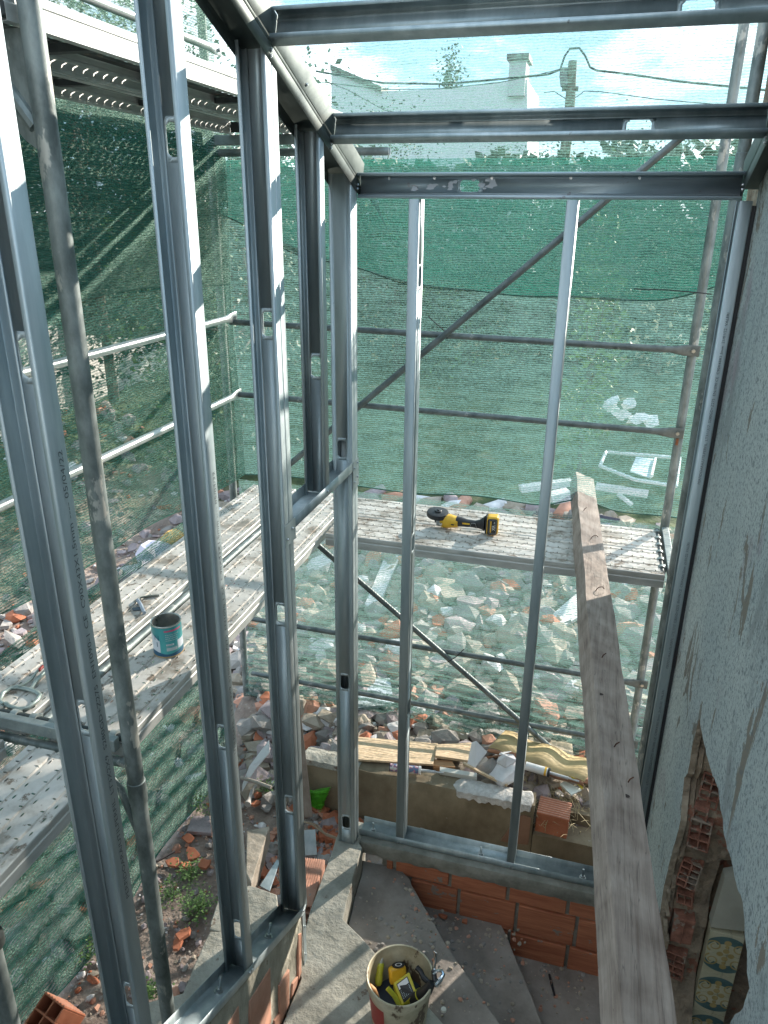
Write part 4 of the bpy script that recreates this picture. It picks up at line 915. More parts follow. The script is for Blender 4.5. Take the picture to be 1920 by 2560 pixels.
# ================================================================== angle grinder
YEL=mat('yellow_plastic',(.75,.40,.02),(.85,.50,.04),rough=.45,scale=20,bump=.05,rr=.06)
BLK=plain('black_plastic',(.018,.018,.02),.45); GREYC=plain('grey_cast_metal',(.35,.36,.36),.4,.7); WHT=plain('white_print',(.75,.75,.75),.5)
gr=thing('angle_grinder','yellow and black cordless angle grinder with a black disc guard, on the front deck','angle grinder',(.3,1.08,DZ+.003))
gz=DZ+.004
a=Vector((.19,1.105,gz+.045)); b=Vector((.485,1.085,gz+.052)); ax=(b-a).normalized(); sd=Vector((0,-1,0)); 
def body(name,ss,m,sq=2.6):
    "rounded body sections: (s, half width, half height, lift)"
    mb=M(); vs=[]; n=18; side=EZ.cross(ax).normalized()
    for s_,hw,hh,lf in ss:
        for k in range(n):
            q=2*pi*k/n; cx=abs(cos(q))**(2/sq)*(1 if cos(q)>=0 else -1); cz=abs(sin(q))**(2/sq)*(1 if sin(q)>=0 else -1)
            vs.append(a+ax*s_+side*cx*hw+EZ*(cz*hh+lf))
    N2=len(ss); mb.add(vs,[(i*n+k,i*n+(k+1)%n,(i+1)*n+(k+1)%n,(i+1)*n+k)[::-1] for i in range(N2-1) for k in range(n)]+[tuple(range(n)),tuple(range(N2*n-1,(N2-1)*n-1,-1))])
    return mb.build(name,m,gr,angle=50)
body('motor_housing',[(-.022,.020,.022,0),(-.018,.034,.036,0),(.0,.039,.041,0),(.03,.040,.041,0),(.055,.036,.036,.0),(.085,.031,.030,0),(.09,.029,.028,0)],YEL)
body('gear_collar',[(-.045,.02,.022,0),(-.040,.032,.034,0),(-.019,.035,.037,0)],GREYC)
body('handle',[(.078,.030,.031,.004),(.10,.027,.029,.004),(.14,.022,.022,.0),(.19,.021,.021,0),(.215,.024,.026,.004),(.235,.032,.036,.01),(.25,.036,.046,.014)],BLK)
side=EZ.cross(ax).normalized(); fr=-side if side.y>0 else side
mb=M(); mb.obox(a+ax*.135+fr*.0225+EZ*.004,(.055,.004,.009),Matrix((ax,side,EZ)).transposed()); mb.build('side_label',YEL,gr)
mb=M(); mb.obox(a+ax*.062+fr*.0385-EZ*.006,(.018,.003,.006),Matrix((ax,side,EZ)).transposed()); mb.build('dark_print',BLK,gr)
mb=M(); mb.path([a+ax*.165+fr*.0222-EZ*.012,a+ax*.172+fr*.0222+EZ*.012,a+ax*.195+fr*.022+EZ*.013,a+ax*.205+fr*.022-EZ*.013],.0014,6); mb.build('grip_outline',GREYC,gr)
# disc and guard
dc=Vector((.148,1.115,gz+.083)); dn=Vector((.06,-.10,1)).normalized(); R=dn.to_track_quat('Z','Y').to_matrix()
mb=M(); mb.lathe([(.0,.013),(.055,.013),(.064,.010),(.067,.0),(.067,-.014),(.064,-.018),(.05,-.019),(0,-.019)],dc,40,R=R); mb.build('disc_guard',BLK,gr)
mb=M(); mb.lathe([(.0,.022),(.018,.022),(.021,.019),(.021,.0131)],dc,24,R=R); mb.lathe([(.0,.0275),(.008,.0275),(.008,.022)],dc,12,R=R); mb.build('disc_nut',plain('dark_steel',(.10,.10,.10),.35,.8),gr)
mb=M(); mb.lathe([(.026,-.019),(.030,-.03),(.028,-.055),(.02,-.062),(0,-.063)],dc+Vector((.012,0,0)),20,R=R); mb.tube(dc+Vector((.02,-.03,-.05)),dc+Vector((.045,-.04,-.048)),.009,10); mb.build('gear_head',BLK,gr)
mb=M(); mb.tube(dc+Vector((.025,-.055,-.045)),dc+Vector((.035,-.062,-.045)),.009,12); mb.build('clamp_bolt',SCREW,gr)
# battery
bc=a+ax*.295+EZ*.012; RB_=Matrix((ax,side,EZ)).transposed()@Matrix.Rotation(radians(8),3,'Z')
f=RB_@Vector((0,-1 if (RB_@Vector((0,1,0))).y>0 else 1,0))
mb=M(); mb.obox(bc,(.070,.072,.112),RB_); mb.build('battery_body',YEL,gr,bevel=.012)
mb=M(); mb.obox(bc+f*.030-EZ*.004,(.056,.030,.100),RB_); bfr=mb.build('battery_front',BLK,gr,bevel=.010)
mb=M(); mb.obox(bc-(RB_@Vector((1,0,0)))*.034+EZ*.0,(.016,.062,.106),RB_); mb.build('battery_seat',BLK,gr,bevel=.006)
bx=RB_@Vector((1,0,0)); 
mb=M(); mb.obox(bc+f*.0455-bx*.008,(.007,.002,.07),RB_); mb.build('label_stripe',YEL,bfr)
put_text('badge_lettering','XR',.026,bc+f*.0462+bx*.018-EZ*.022,EZ,-bx,WHT,bfr)
put_text('badge_lettering','18V',.010,bc+f*.0462+bx*.016+EZ*.018,EZ,-bx,WHT,bfr)
mb=M(); mb.path([bc+f*.046+bx*x+EZ*z for x,z in ((-.016,-.042),(-.016,.040),(.022,.040),(.022,-.042),(-.016,-.042))],.0009,5); mb.build('label_frame',GREYC,bfr)
# ================================================================== tin can on the left deck
cc=Vector((-.662,-.600,DZ+.0035)); R0=.062; CH=.150
can=thing('tin_can','open empty tin can with teal and white label, on the left deck','tin can',cc)
TIN=mat('tinplate',(.45,.47,.45),(.62,.63,.60),rough=.3,metal=.85,scale=30,bump=.05)
mb=M(); mb.lathe([(0,.004),(R0-.003,.004),(R0-.002,CH-.012),(R0-.0045,CH-.010),(R0-.004,CH-.002),(R0+.0015,CH),(R0+.0025,CH-.003),(R0+.0005,CH-.006),(R0,CH-.008)],cc,48); mb.build('can_shell',TIN,can)
mb=M(); mb.lathe([(R0+.001,.0),(R0+.002,.003),(R0+.001,.006)],cc,48); mb.lathe([(0,.0),(R0,0)],cc,48); mb.build('rusty_base_rim',mat('rust_rim',(.40,.26,.12),(.55,.42,.25),rough=.6,metal=.4,scale=60),can)
def cpatch(name,t0,t1,z0,z1,m,lift=.0006,n=24):
    mb=M(); vs=[]
    for i in range(n+1):
        t=radians(t0+(t1-t0)*i/n)
        za=z0(i/n) if callable(z0) else z0; zb=z1(i/n) if callable(z1) else z1
        vs += [cc+Vector(((R0+lift)*cos(t),(R0+lift)*sin(t),za)),cc+Vector(((R0+lift)*cos(t),(R0+lift)*sin(t),zb))]
    mb.add(vs,[(2*i,2*i+2,2*i+3,2*i+1) for i in range(n)]); return mb.build(name,m,can,angle=60)
TEAL=mat('teal_label',(.03,.22,.24),(.06,.36,.37),rough=.4,scale=9,bump=0,stretch=(1,1,.4)); LW=mat('white_label',(.55,.60,.66),(.66,.70,.74),rough=.4,scale=6,bump=0); NAVY=plain('navy_label',(.02,.10,.18),.4); PINK=plain('pink_label',(.55,.10,.19),.45); GRYP=plain('pale_print',(.42,.50,.52),.5)
cpatch('label_teal',-200,160,.007,CH-.008,TEAL,.0004,72)
ctr=-56
cpatch('label_white',ctr-100,ctr-32,lambda t:.026,lambda t:.112-.045*max(0,(t-.35))**1.0,LW,.0008)
cpatch('label_navy_base',ctr-100,ctr+90,.007,lambda t:.024+.006*sin(t*9),NAVY,.0010)
cpatch('label_pink_band',ctr-12,ctr+62,.123,.131,PINK,.0010)
cpatch('label_white_box',ctr+38,ctr+85,.035,.075,LW,.0010)
cpatch('label_panel',ctr-8,ctr+34,.033,.048,GRYP,.0010); cpatch('label_panel',ctr-8,ctr+22,.058,.066,LW,.0010)
mb=M()
for k in range(17):
    t=radians(ctr-5+k*1.3); w_=radians(.35 if k%3 else .7); r=R0+.0014
    mb.add([cc+Vector((r*cos(t),r*sin(t),.0595)),cc+Vector((r*cos(t+w_),r*sin(t+w_),.0595)),cc+Vector((r*cos(t+w_),r*sin(t+w_),.0645)),cc+Vector((r*cos(t),r*sin(t),.0645))],[(0,1,2,3)])
mb.build('barcode',INK,can,angle=0)
mb=M(); rr=random.Random(6)
for row,z in enumerate((.108,.099,.090,.081,.052,.044,.040,.036)):
    k=ctr-8
    while k<ctr+40:
        w_=rr.uniform(1.5,5) ; r=R0+.0014; t=radians(k); t2=radians(k+w_); h=.0034 if row<4 else .0012
        mb.add([cc+Vector((r*cos(t),r*sin(t),z)),cc+Vector((r*cos(t2),r*sin(t2),z)),cc+Vector((r*cos(t2),r*sin(t2),z+h)),cc+Vector((r*cos(t),r*sin(t),z+h))],[(0,1,2,3)]); k+=w_+rr.uniform(1,3)
mb.build('small_print',GRYP,can,angle=0)
def cantext(body_,size,t0,z,m):
    V,Fc=text_mesh(body_,size); mb=M(); mb.add([cc+Vector(((R0+.0014)*cos(radians(t0)+v.x/R0),(R0+.0014)*sin(radians(t0)+v.x/R0),z+v.y)) for v in V],Fc); mb.build('label_lettering',m,can,angle=0)
cantext('N',.034,ctr-57,.083,NAVY); cantext('1',.034,ctr-52,.052,NAVY)
# knives / scraper behind the can
o=thing('utility_knife','slim utility knife lying just behind the tin can','knife',PZ(DZ+.006,370,1495))
q=[PZ(DZ+.010,a_,b_) for a_,b_ in ((338,1502),(350,1494),(372,1490),(398,1488))]
mb=M(); mb.path(q,.009,8,flat=.5); mb.build('handle',mat('worn_grey_plastic',(.22,.23,.2),(.35,.36,.32),rough=.6),o)
mb=M(); mb.slab([PZ(DZ+.012,337,1501),PZ(DZ+.012,343,1503),PZ(DZ+.012,352,1497),PZ(DZ+.012,346,1493)],.001); mb.build('blade',SCREW,o)
o=thing('tin_snips','blue grey handled snips leaning against the left of the tin can','snips',PZ(DZ+.006,350,1512))
mb=M(); mb.path([PZ(DZ+.012,344,1500),PZ(DZ+.016,352,1512),PZ(DZ+.012,361,1532)],.009,8); mb.build('handle',mat('blue_grey_plastic',(.22,.27,.33),(.35,.40,.46),rough=.45),o)
mb=M(); mb.slab([PZ(DZ+.008,330,1520),PZ(DZ+.008,350,1516),PZ(DZ+.008,352,1524),PZ(DZ+.008,333,1526)],.004); mb.build('jaws',plain('dark_blade_steel',(.12,.14,.17),.35,.8),o)
# locking clamp on the left deck
PC=lambda a_,b_,z=DZ+.012: PZ(z,a_/4.1475,1640+b_/4.1475)
cl=thing('locking_clamp','big steel locking C clamp with red tipped handle, lying on the left deck','clamp',PC(250,450,DZ+.003))
CL=mat('grey_green_steel',(.22,.27,.25),(.36,.42,.39),rough=.45,metal=.5,scale=30,bump=.1)
mb=M(); mb.path([PC(*c) for c in [(40,500),(-10,470),(30,385),(110,335),(180,322),(300,345),(380,375),(415,410),(385,460),(300,535),(190,550),(90,520),(60,490)]],.0085,8,flat=1.1); mb.build('c_jaw',CL,cl,angle=50)
mb=M(); mb.path([PC(*c) for c in [(270,345),(330,335),(375,260),(430,200),(475,155)]],.009,8,flat=.7); mb.build('fixed_handle',CL,cl,angle=50)
mb=M(); mb.path([PC(*c,DZ+.02) for c in [(195,318),(260,290),(330,235),(385,160),(440,100)]],.0065,8,flat=.8); mb.build('release_handle',CL,cl,angle=50)
mb=M(); mb.path([PC(*c,DZ+.021) for c in [(405,150),(425,125),(452,105)]],.0075,8,flat=.9); mb.build('red_grip',plain('red_plastic',(.45,.04,.03),.4),cl,angle=50)
# ================================================================== bucket with tools
bk_=Vector((.475,-.93,.003)); bu=thing('tool_bucket','dirty cream plastic bucket full of hand tools, on the concrete landing','bucket',bk_)
BUK=mat('dirty_cream_plastic',(.36,.31,.20),(.62,.57,.42),rough=.55,scale=9,bump=.15,spots=((.12,.08,.05),8,.57,(1,1,.5)))
mb=M(); mb.lathe([(0,.004),(.105,.004),(.108,0),(.112,.004),(.128,.20),(.134,.235),(.139,.24),(.139,.268),(.136,.272),(.131,.270),(.129,.235),(.110,.012),(0,.012)],bk_,56); mb.build('shell',BUK,bu)
mb=M()
for t0,t1,z0,z1 in ((-150,-105,.06,.20),):
    vs=[]
    for i in range(13):
        t=radians(t0+(t1-t0)*i/12)
        for z in (z0,z1): r=.1125+.0159*(z-.004)/.196+.0008; vs.append(bk_+Vector((r*cos(t),r*sin(t),z)))
    mb.add(vs,[(2*i,2*i+2,2*i+3,2*i+1) for i in range(12)])
mb.build('red_label',plain('faded_red_print',(.38,.05,.04),.5),bu,angle=60)
PBk=lambda a_,b_,z: PZ(z,860+a_/5.53,2320+b_/5.53)
mb=M(); mb.lathe([(0,.10),(.118,.10)],bk_,30); o=mb.build('dark_filling',plain('dark_clutter',(.03,.035,.045),.8),bu)
GRN=mat('lime_plastic',(.42,.42,.03),(.55,.55,.06),rough=.4,scale=25,bump=.05)
def item(name,label,cat,build,loc):
    t=thing(name,label,cat,loc,'tools in the bucket'); build(t); return t
def f_driver(t):
    mb=M(); p0=PBk(470,800,.14); p1=PBk(510,480,.21); d=(p1-p0).normalized(); L_=(p1-p0).length; R=d.to_track_quat('Z','Y').to_matrix()
    mb.lathe([(0,0),(.010,.002),(.015,.01),(.016,.03),(.0135,L_*.6),(.016,L_*.9),(.012,L_),(0,L_)],p0,10,R=R); mb.build('ribbed_grip',GRN,t,angle=20)
    mb=M(); mb.tube(p1,p1+d*.03,.008,10); mb.build('clear_cap',plain('frosted_plastic',(.5,.52,.5),.3),t)
item('screwdriver','lime yellow ribbed screwdriver handle standing in the bucket','screwdriver',f_driver,PBk(470,800,.12))
def f_tape(t):
    mb=M(); c=PBk(740,640,.17); R=Matrix.Rotation(.5,3,'Z')@Matrix.Rotation(-.5,3,'X'); mb.obox(c,(.075,.035,.07),R); mb.build('case',YEL,t,bevel=.012)
    mb=M(); n=R@EZ; mb.lathe([(0,.0365),(.028,.0365),(.026,.034)],c+R@Vector((.008,0,0)),24,R=R); mb.build('black_badge',BLK,t); mb=M(); mb.lathe([(.010,.0372),(.015,.0372)],c+R@Vector((.008,0,0)),20,R=R); mb.build('white_ring',WHT,t)
item('tape_measure','yellow tape measure with a black round badge in the bucket','tape measure',f_tape,PBk(740,640,.13))
def f_lvl(t):
    cs=[PBk(680,760,.20),PBk(900,600,.235),PBk(1010,890,.20),PBk(800,1080,.15)]; mb=M(); mb.slab(cs,.03); mb.build('yellow_case',mat('yellow_case_plastic',(.50,.42,.02),(.60,.52,.05),rough=.45,scale=20,bump=.05),t,bevel=.004)
    n=(cs[1]-cs[0]).cross(cs[3]-cs[0]).normalized(); n = n if n.z>0 else -n
    def q(pts,lift,name,m): mb=M(); mb.add([cs[0]*(1-u)*(1-v)+cs[1]*u*(1-v)+cs[2]*u*v+cs[3]*(1-u)*v+n*lift for u,v in pts],[(0,1,2,3)]); mb.build(name,m,t,angle=0)
    q([(.14,.12),(.82,.12),(.86,.96),(.16,.96)],.0012,'black_panel',BLK); q([(.18,.16),(.78,.16),(.78,.40),(.18,.40)],.0022,'white_label',WHT)
    rr=random.Random(3); mb=M()
    for r_ in range(6):
        for c_ in range(6):
            u=.22+c_*.10; v=.46+r_*.065
            mb.add([cs[0]*(1-uu)*(1-vv)+cs[1]*uu*(1-vv)+cs[2]*uu*vv+cs[3]*(1-uu)*vv+n*.0022 for uu,vv in ((u,v),(u+.06*rr.uniform(.4,1),v),(u+.05,v+.03),(u,v+.03))],[(0,1,2,3)])
    mb.build('printed_rows',GRYP,t,angle=0)
item('drill_bit_case','yellow case with a black panel and white label in the bucket','bit case',f_lvl,PBk(850,850,.12))
def f_strip(t):
    mb=M(); mb.path([PBk(600,830,.20),PBk(690,930,.17),PBk(790,1100,.13)],.010,8,flat=.4); mb.build('strap',GRN,t)
item('yellow_strap','narrow yellow green strip beside the bit case','strap',f_strip,PBk(690,930,.12))
def f_saw(t):
    mb=M(); mb.path([PBk(350,790,.262),PBk(400,860,.24),PBk(440,950,.21),PBk(480,1030,.17)],.016,12,rs=[.009,.014,.014,.010],flat=.8); mb.build('wooden_handle',mat('orange_wood',(.42,.20,.08),(.55,.30,.14),rough=.5,scale=12,stretch=(1,1,4)),t)
item('wooden_tool_handle','orange wooden tool handle leaning on the left rim of the bucket','handle',f_saw,PBk(400,860,.15))
def f_grip(t):
    mb=M(); mb.path([PBk(1000,540,.25),PBk(1060,600,.24),PBk(1100,690,.23),PBk(1180,760,.23)],.011,10); mb.build('black_trigger',BLK,t)
    mb=M(); mb.path([PBk(960,980,.16),PBk(1060,930,.20),PBk(1150,860,.25),PBk(1220,760,.285)],.026,14,rs=[.024,.024,.022,.014]); mb.build('black_body',BLK,t)
    mb=M(); d=(PBk(1150,860,.25)-PBk(1060,930,.20)).normalized(); R=d.to_track_quat('Z','Y').to_matrix(); mb.lathe([(.0255,-.004),(.0265,-.002),(.0265,.002),(.0255,.004)],PBk(1065,925,.203),24,R=R); mb.build('lime_ring',GRN,t)
item('riveting_tool','black hand tool with a thin lime ring sticking out of the bucket','hand tool',f_grip,PBk(1060,930,.15))
def f_pl(t):
    CH_=plain('polished_chrome',(.6,.62,.64),.15,1)
    mb=M(); mb.path([PBk(1240,320,.36),PBk(1262,350,.355),PBk(1262,430,.34),PBk(1245,520,.32),PBk(1240,590,.30)],.006,8,rs=[.003,.0055,.006,.007,.008]); mb.build('upper_handle',CH_,t)
    mb=M(); mb.path([PBk(1235,640,.30),PBk(1290,590,.31),PBk(1350,590,.315),PBk(1375,640,.31),PBk(1330,720,.30),PBk(1270,790,.28)],.006,8,rs=[.006,.006,.007,.008,.010,.011]); mb.build('loop_handle',CH_,t)
    mb=M(); mb.path([PBk(1240,590,.30),PBk(1250,700,.29),PBk(1290,800,.27)],.011,10); mb.build('pivot',BLK,t)
item('chrome_pliers','shiny chrome handled pliers rising above the right rim of the bucket','pliers',f_pl,PBk(1260,600,.2))
# pencil-like tool and grommets
o=thing('marker_pen','slim black and silver pen lying on the dark stair floor','pen',P('z',-.372,1382,2460))
mb=M(); mb.tube(P('z',-.558,1373,2436),P('z',-.558,1387,2490),.006,10); mb.build('barrel',BLK,o); mb=M(); mb.tube(P('z',-.558,1377,2452),P('z',-.558,1379,2462),.0064,10); mb.build('silver_band',SCREW,o)
mb=M(); c=PZ(-.16,1109,2526) ; mb.lathe([(0,.010),(.011,.009),(.013,0)],PZ(.001,1109,2526),16); tag(mb.build('plastic_disc',plain('white_plastic',(.6,.58,.5),.5)),'small round white plastic disc on the landing beside the bucket','plastic disc')
mb=M(); c=Vector((-.085,-.745,-.05)); mb.path([c,c+Vector((.0,.0,.03)),c+Vector((.004,-.004,.055))],.019,12); tag(mb.build('conduit_end',plain('black_corrugated_plastic',(.02,.02,.02),.5)),'black corrugated pipe end poking up beside the landing','pipe')
# ================================================================== things outside at ground level
GZ=-.66
def z7(a_,b_): return (a_/1.728,1920+b_/1.728)
def zr(a_,b_): return (580+a_/4.366,1780+b_/4.366)
def zc(a_,b_): return (940+a_/3.072,1820+b_/3.072)
def flat(name,label,cat,pix,z,th,m,group=None,zs=None,bevel=.002):
    pts=[PZ(z if zs is None else zs[i],*c) for i,c in enumerate(pix)]
    n=(pts[1]-pts[0]).cross(pts[-1]-pts[0])
    if n.z<0: pts=pts[::-1]
    o=M().slab(pts,th).build(name,m,angle=0,bevel=bevel); return tag(o,label,cat,group)
# brick leaning by the curb
hb=thing('hollow_brick','ribbed orange hollow brick leaning between the slab and the curb','hollow brick',PZ(-.45,*z7(1350,500)),'loose hollow bricks')
c0,c1,c2,c3=[PZ(z,*z7(*c)) for c,z in (((1310,385),-.36),((1425,395),-.36),((1365,590),-.27),((1290,585),-.27))]
ux=(c1-c0).normalized(); uy=((c3-c0)-(ux*(c3-c0).dot(ux))).normalized(); un=ux.cross(uy); un = un if un.z>0 else -un
Lb=(c3-c0).length; Wb=.13; R=Matrix((uy,ux,un)).transposed()
mb=M(); hollow(mb,c0+uy*Lb/2+ux*Wb/2-un*.075,(Lb,Wb,.14),2,3,R,.010); mb.build('fired_clay_cells',BRICKP,hb,bevel=.002)
mb=M()
for k in range(9): mb.obox(c0+uy*Lb/2+ux*(.012+k*.0133)+un*-.0035,(Lb,.005,.004),R)
mb.build('surface_ribs',BRICKP,hb)
def brick_at(label,c,size,ang,tilt=0,nx=2,nz_=3,m=BRICK,ribs=True,ax='Z',pitch=0):
    t=thing('hollow_brick',label,'hollow brick',c,'loose hollow bricks'); R=Matrix.Rotation(ang,3,'Z')@Matrix.Rotation(tilt,3,'X')@Matrix.Rotation(pitch,3,'Y'); mb=M(); hollow(mb,Vector(c)+R@Vector((0,0,size[2]/2)),size,nx,nz_,R,.009); mb.build('fired_clay_cells',m,t,bevel=.002)
    if ribs:
        mb=M(); n=int(size[1]/.02)
        for k in range(n): mb.obox(Vector(c)+R@Vector((0,-size[1]/2+size[1]*(k+.5)/n,size[2]+.0015)),(size[0],.008,.003),R)
        mb.build('surface_ribs',BRICKP,t)
    return t
brick_at('orange hollow brick with cream ribbed top, beside the beam on the low ledge',(1.02,.905,-.50),(.20,.16,.15),radians(-4),0,m=BRICK)
brick_at('hollow brick end at the lower left corner, half under the net',PZ(-.60,112,2590),(.20,.15,.15),radians(75),0,nx=2,nz_=2,pitch=radians(62))
# long pale block and other masonry in the doorway view
o=flat('pale_masonry_block','long pale cement smeared block lying behind the second stud','masonry block',[z7(1065,270),z7(1165,250),z7(1085,500),z7(1062,455)],-.50,.16,RUB[1],bevel=.006)
flat('steel_offcut','blue grey steel channel offcut leaning on the rubble, right of the doubled stud','steel offcut',[z7(1308,268),z7(1362,265),z7(1370,375),z7(1312,378)],0,.012,GALV,'steel offcuts',zs=[-.52,-.52,-.63,-.63])
flat('steel_offcut','bright steel channel offcut between the two studs','steel offcut',[z7(1195,395),z7(1210,400),z7(1165,532),z7(1122,508)],-.58,.012,GALV,'steel offcuts')
pk=flat('leaning_board','long narrow grey brown board leaning beside the doubled stud','board',[zr(690,-900),zr(745,-60),zr(880,1130),zr(725,1145)],0,.015,woodmat('grey_board',(.22,.17,.13),(.36,.30,.25),axis=2,crack=.1),zs=[.62,.10,-.62,-.62])
# green broom
br=thing('broom_head','bright green broom head fanned out against the retaining wall','broom',PZ(-.62,*zr(900,1110)))
GB=mat('lime_green_bristles',(.07,.30,.015),(.13,.46,.03),rough=.5,scale=60,bump=.2); rr=random.Random(9)
rt=[P('y',.765,*zr(872,870+240*k/40)) for k in range(41)]
mb=M()
for k in range(240):
    u=rr.random(); a_=rt[int(u*40)]; e=P('y',.755,*zr(1065-110*u+rr.uniform(-16,10),832+300*u+rr.uniform(-8,8))); o_=Vector((0,rr.uniform(-.03,.012),0))
    mid=(a_+e)/2+o_+Vector((0,0,rr.uniform(-.004,.004))); mb.path([a_+o_*.3,mid,e+o_],.0024,3)
mb.build('bristles',GB,br,angle=0)
mb=M(); mb.path([rt[0]+Vector((-.012,0,.0)),rt[20]+Vector((-.02,0,0)),rt[40]+Vector((-.012,0,0))],.02,8,flat=.7); mb.build('broom_block',GB,br)
# white channel and pipe hook
flat('white_plastic_trim','long white plastic trim leaning on the rubble, behind the studs','plastic trim',[zr(405,300),zr(410,440),zr(255,620),zr(110,860),zr(112,790),zr(190,590)],0,.01,plain('white_pvc',(.72,.71,.70),.4),zs=[-.28,-.30,-.42,-.55,-.55,-.42])
mb=M(); mb.path([PZ(z,*zr(a_,b_)) for a_,b_,z in ((95,715,-.47),(165,735,-.47),(280,770,-.46),(430,825,-.45))],.012,8); tag(mb.build('wooden_stake',mat('grey_stick',(.30,.26,.21),(.45,.40,.34),rough=.9)),'short grey stake lying across the rubble behind the studs','stake')
mb=M(); mb.path([PZ(-.5,*zr(a_,b_)) for a_,b_ in ((265,800),(215,870),(190,960),(170,1010))],.014,8,rs=[.011,.013,.014,.024]); tag(mb.build('bent_rod',mat('pale_rod',(.34,.30,.27),(.46,.42,.38),rough=.9)),'bent pale rod with a round foot, lying under the stake','rod')
mb=M(); mb.path([PZ(z,*zr(a_,b_)) for a_,b_,z in ((780,1195,-.60),(880,1230,-.6),(960,1290,-.61),(1040,1350,-.62),(1150,1385,-.62))],.006,6); mb.path([PZ(z,*zr(a_,b_)) for a_,b_,z in ((830,1200,-.59),(940,1240,-.6),(1010,1320,-.6),(1140,1370,-.61))],.004,6); tag(mb.build('twisted_root',mat('straw_root',(.30,.22,.14),(.45,.36,.26),rough=.9)),'twisted straw coloured root on the brick debris','root')
flat('paving_slab','grey broken paving slab on the dirt, left of the second stud','slab',[z7(830,205),z7(905,205),z7(915,280),z7(805,272)],-.63,.03,RUB[5],bevel=.004)
mb=M(); mb.path([PZ(-.63,*z7(a_,b_)) for a_,b_ in ((675,405),(755,360))],.008,6); tag(mb.build('dark_rod',plain('dark_rod',(.06,.05,.05),.7)),'short dark rod on the dirt, right of the nearest pole','rod')
# boards and rubbish on top of the retaining wall
BT=-.27
flat('chipboard_panel','big sunlit chipboard panel lying on the retaining wall, left of the grinder','board',[zc(-210,60),zc(475,118),zc(438,278),zc(-210,235)],0,.016,PLY,'boards on the retaining wall',zs=[-.34,-.34,BT+.02,BT+.02])
flat('chipboard_panel','second chipboard panel with a broken orange edge, right of the first','board',[zc(465,125),zc(735,110),zc(735,252),zc(455,212)],0,.02,PLY,'boards on the retaining wall',zs=[-.32,-.33,BT+.015,BT+.03])
flat('wooden_block','orange brown block of wood under the second panel','wood block',[zc(445,240),zc(585,250),zc(610,300),zc(440,290)],BT-.005,.05,woodmat('orange_wood_block',(.38,.20,.09),(.52,.30,.16),axis=0))
def tube_cart(label,p0,p1,bands,group):
    t=thing('sealant_tube',label,'sealant tube',p0,group); p0=Vector(p0); p1=Vector(p1); d=(p1-p0).normalized(); L_=(p1-p0).length; R=d.to_track_quat('Z','Y').to_matrix()
    for i,(s0,s1,m,r) in enumerate(bands): mb=M(); mb.lathe([(0,s0*L_),(r,s0*L_),(r,s1*L_),(0,s1*L_)],p0,20,R=R); mb.build(('body','rear_band','front_cap','nozzle','nozzle_tip')[min(i,4)],m,t)
LBL=mat('printed_blue_label',(.10,.18,.30),(.60,.58,.55),rough=.4,scale=35,bump=0,ramp=(.45,.55),c3=(.5,.12,.2)); PW=plain('white_plastic_tube',(.68,.68,.66),.4)
tube_cart('sealant tube with colourful label lying along the wall top',P('z',BT+.028,*zc(105,300)),P('z',BT+.028,*zc(520,345)),[(.0,.55,LBL,.026),(.54,.58,PW,.0275),(.0,.012,BLK,.0275),(.58,.85,plain('clear_nozzle',(.45,.46,.46),.3),.010),(.85,1.0,plain('clear_tip',(.45,.46,.46),.3),.006)],'sealant tubes')
tube_cart('white sealant tube with yellow ring, right of the front stud',P('z',BT+.035,*zc(1150,290)),P('z',BT+.035,*zc(1560,410)),[(.0,.42,PW,.028),(.36,.40,YEL,.0285),(.42,.46,BLK,.029),(.46,.8,plain('clear_nozzle2',(.45,.46,.46),.3),.010),(.8,1.0,plain('clear_tip2',(.45,.46,.46),.3),.006)],'sealant tubes')
flat('white_trim_block','off white notched strip lying on the wall edge beside the sealant tube','trim',[zc(490,295),zc(775,345),zc(775,378),zc(490,330)],BT+.02,.03,plain('off_white_strip',(.58,.56,.50),.5))
mb=M(); mb.path([PZ(z,*zc(a_,b_)) for a_,b_,z in ((670,270,BT+.09),(800,340,BT+.05),(900,390,BT+.03),(1010,440,BT+.01))],.011,4); tag(mb.build('thin_batten',PLY),'thin pale wooden batten sloping over the wall top','batten')
mb=M(); rr=random.Random(4)
# white folded sheet, cardboard, plaster lumps
o=M().slab([PZ(BT+.16,*zc(735,110)),PZ(BT+.2,*zc(770,98)),PZ(BT+.14,*zc(850,180)),PZ(BT+.05,*zc(760,300)),PZ(BT+.03,*zc(700,280))],.012).build('white_sheet_scrap',plain('white_laminate',(.75,.76,.78),.4),angle=0); tag(o,'bright white sheet scrap standing among the boards','sheet scrap')
CB=woodmat('brown_cardboard',(.24,.12,.07),(.38,.21,.13),axis=0,crack=.1)
flat('cardboard_piece','crumpled brown cardboard between the white sheet and the yellow panel','cardboard',[zc(850,215),zc(960,205),zc(1040,180),zc(1085,195),zc(1080,245),zc(960,250),zc(880,250)],0,.012,CB,zs=[BT+.1,BT+.12,BT+.15,BT+.12,BT+.03,BT+.02,BT+.05])
def lump(name,label,pix,z,r,m,sq=(1,.8,.5),seed=1): q=random.Random(seed); mb=M(); mb.stone(PZ(z,*pix),r,sq,0,q); return tag(mb.build(name,m,angle=25,bevel=.004),label,'masonry lump','masonry lumps on the wall top')
lump('masonry_lump','white angular block of plaster just left of the front stud',zc(1000,330),BT+.03,.13,RUB[4],(1.2,.9,.5),3)
lump('masonry_lump','pale pointed lump of plaster behind the angular block',zc(990,245),BT+.08,.09,RUB[4],(.9,.8,.6),5)
lump('masonry_lump','round grey stone behind the thin batten',zc(865,300),BT+.02,.10,RUB[0],(1,1,.7),7)
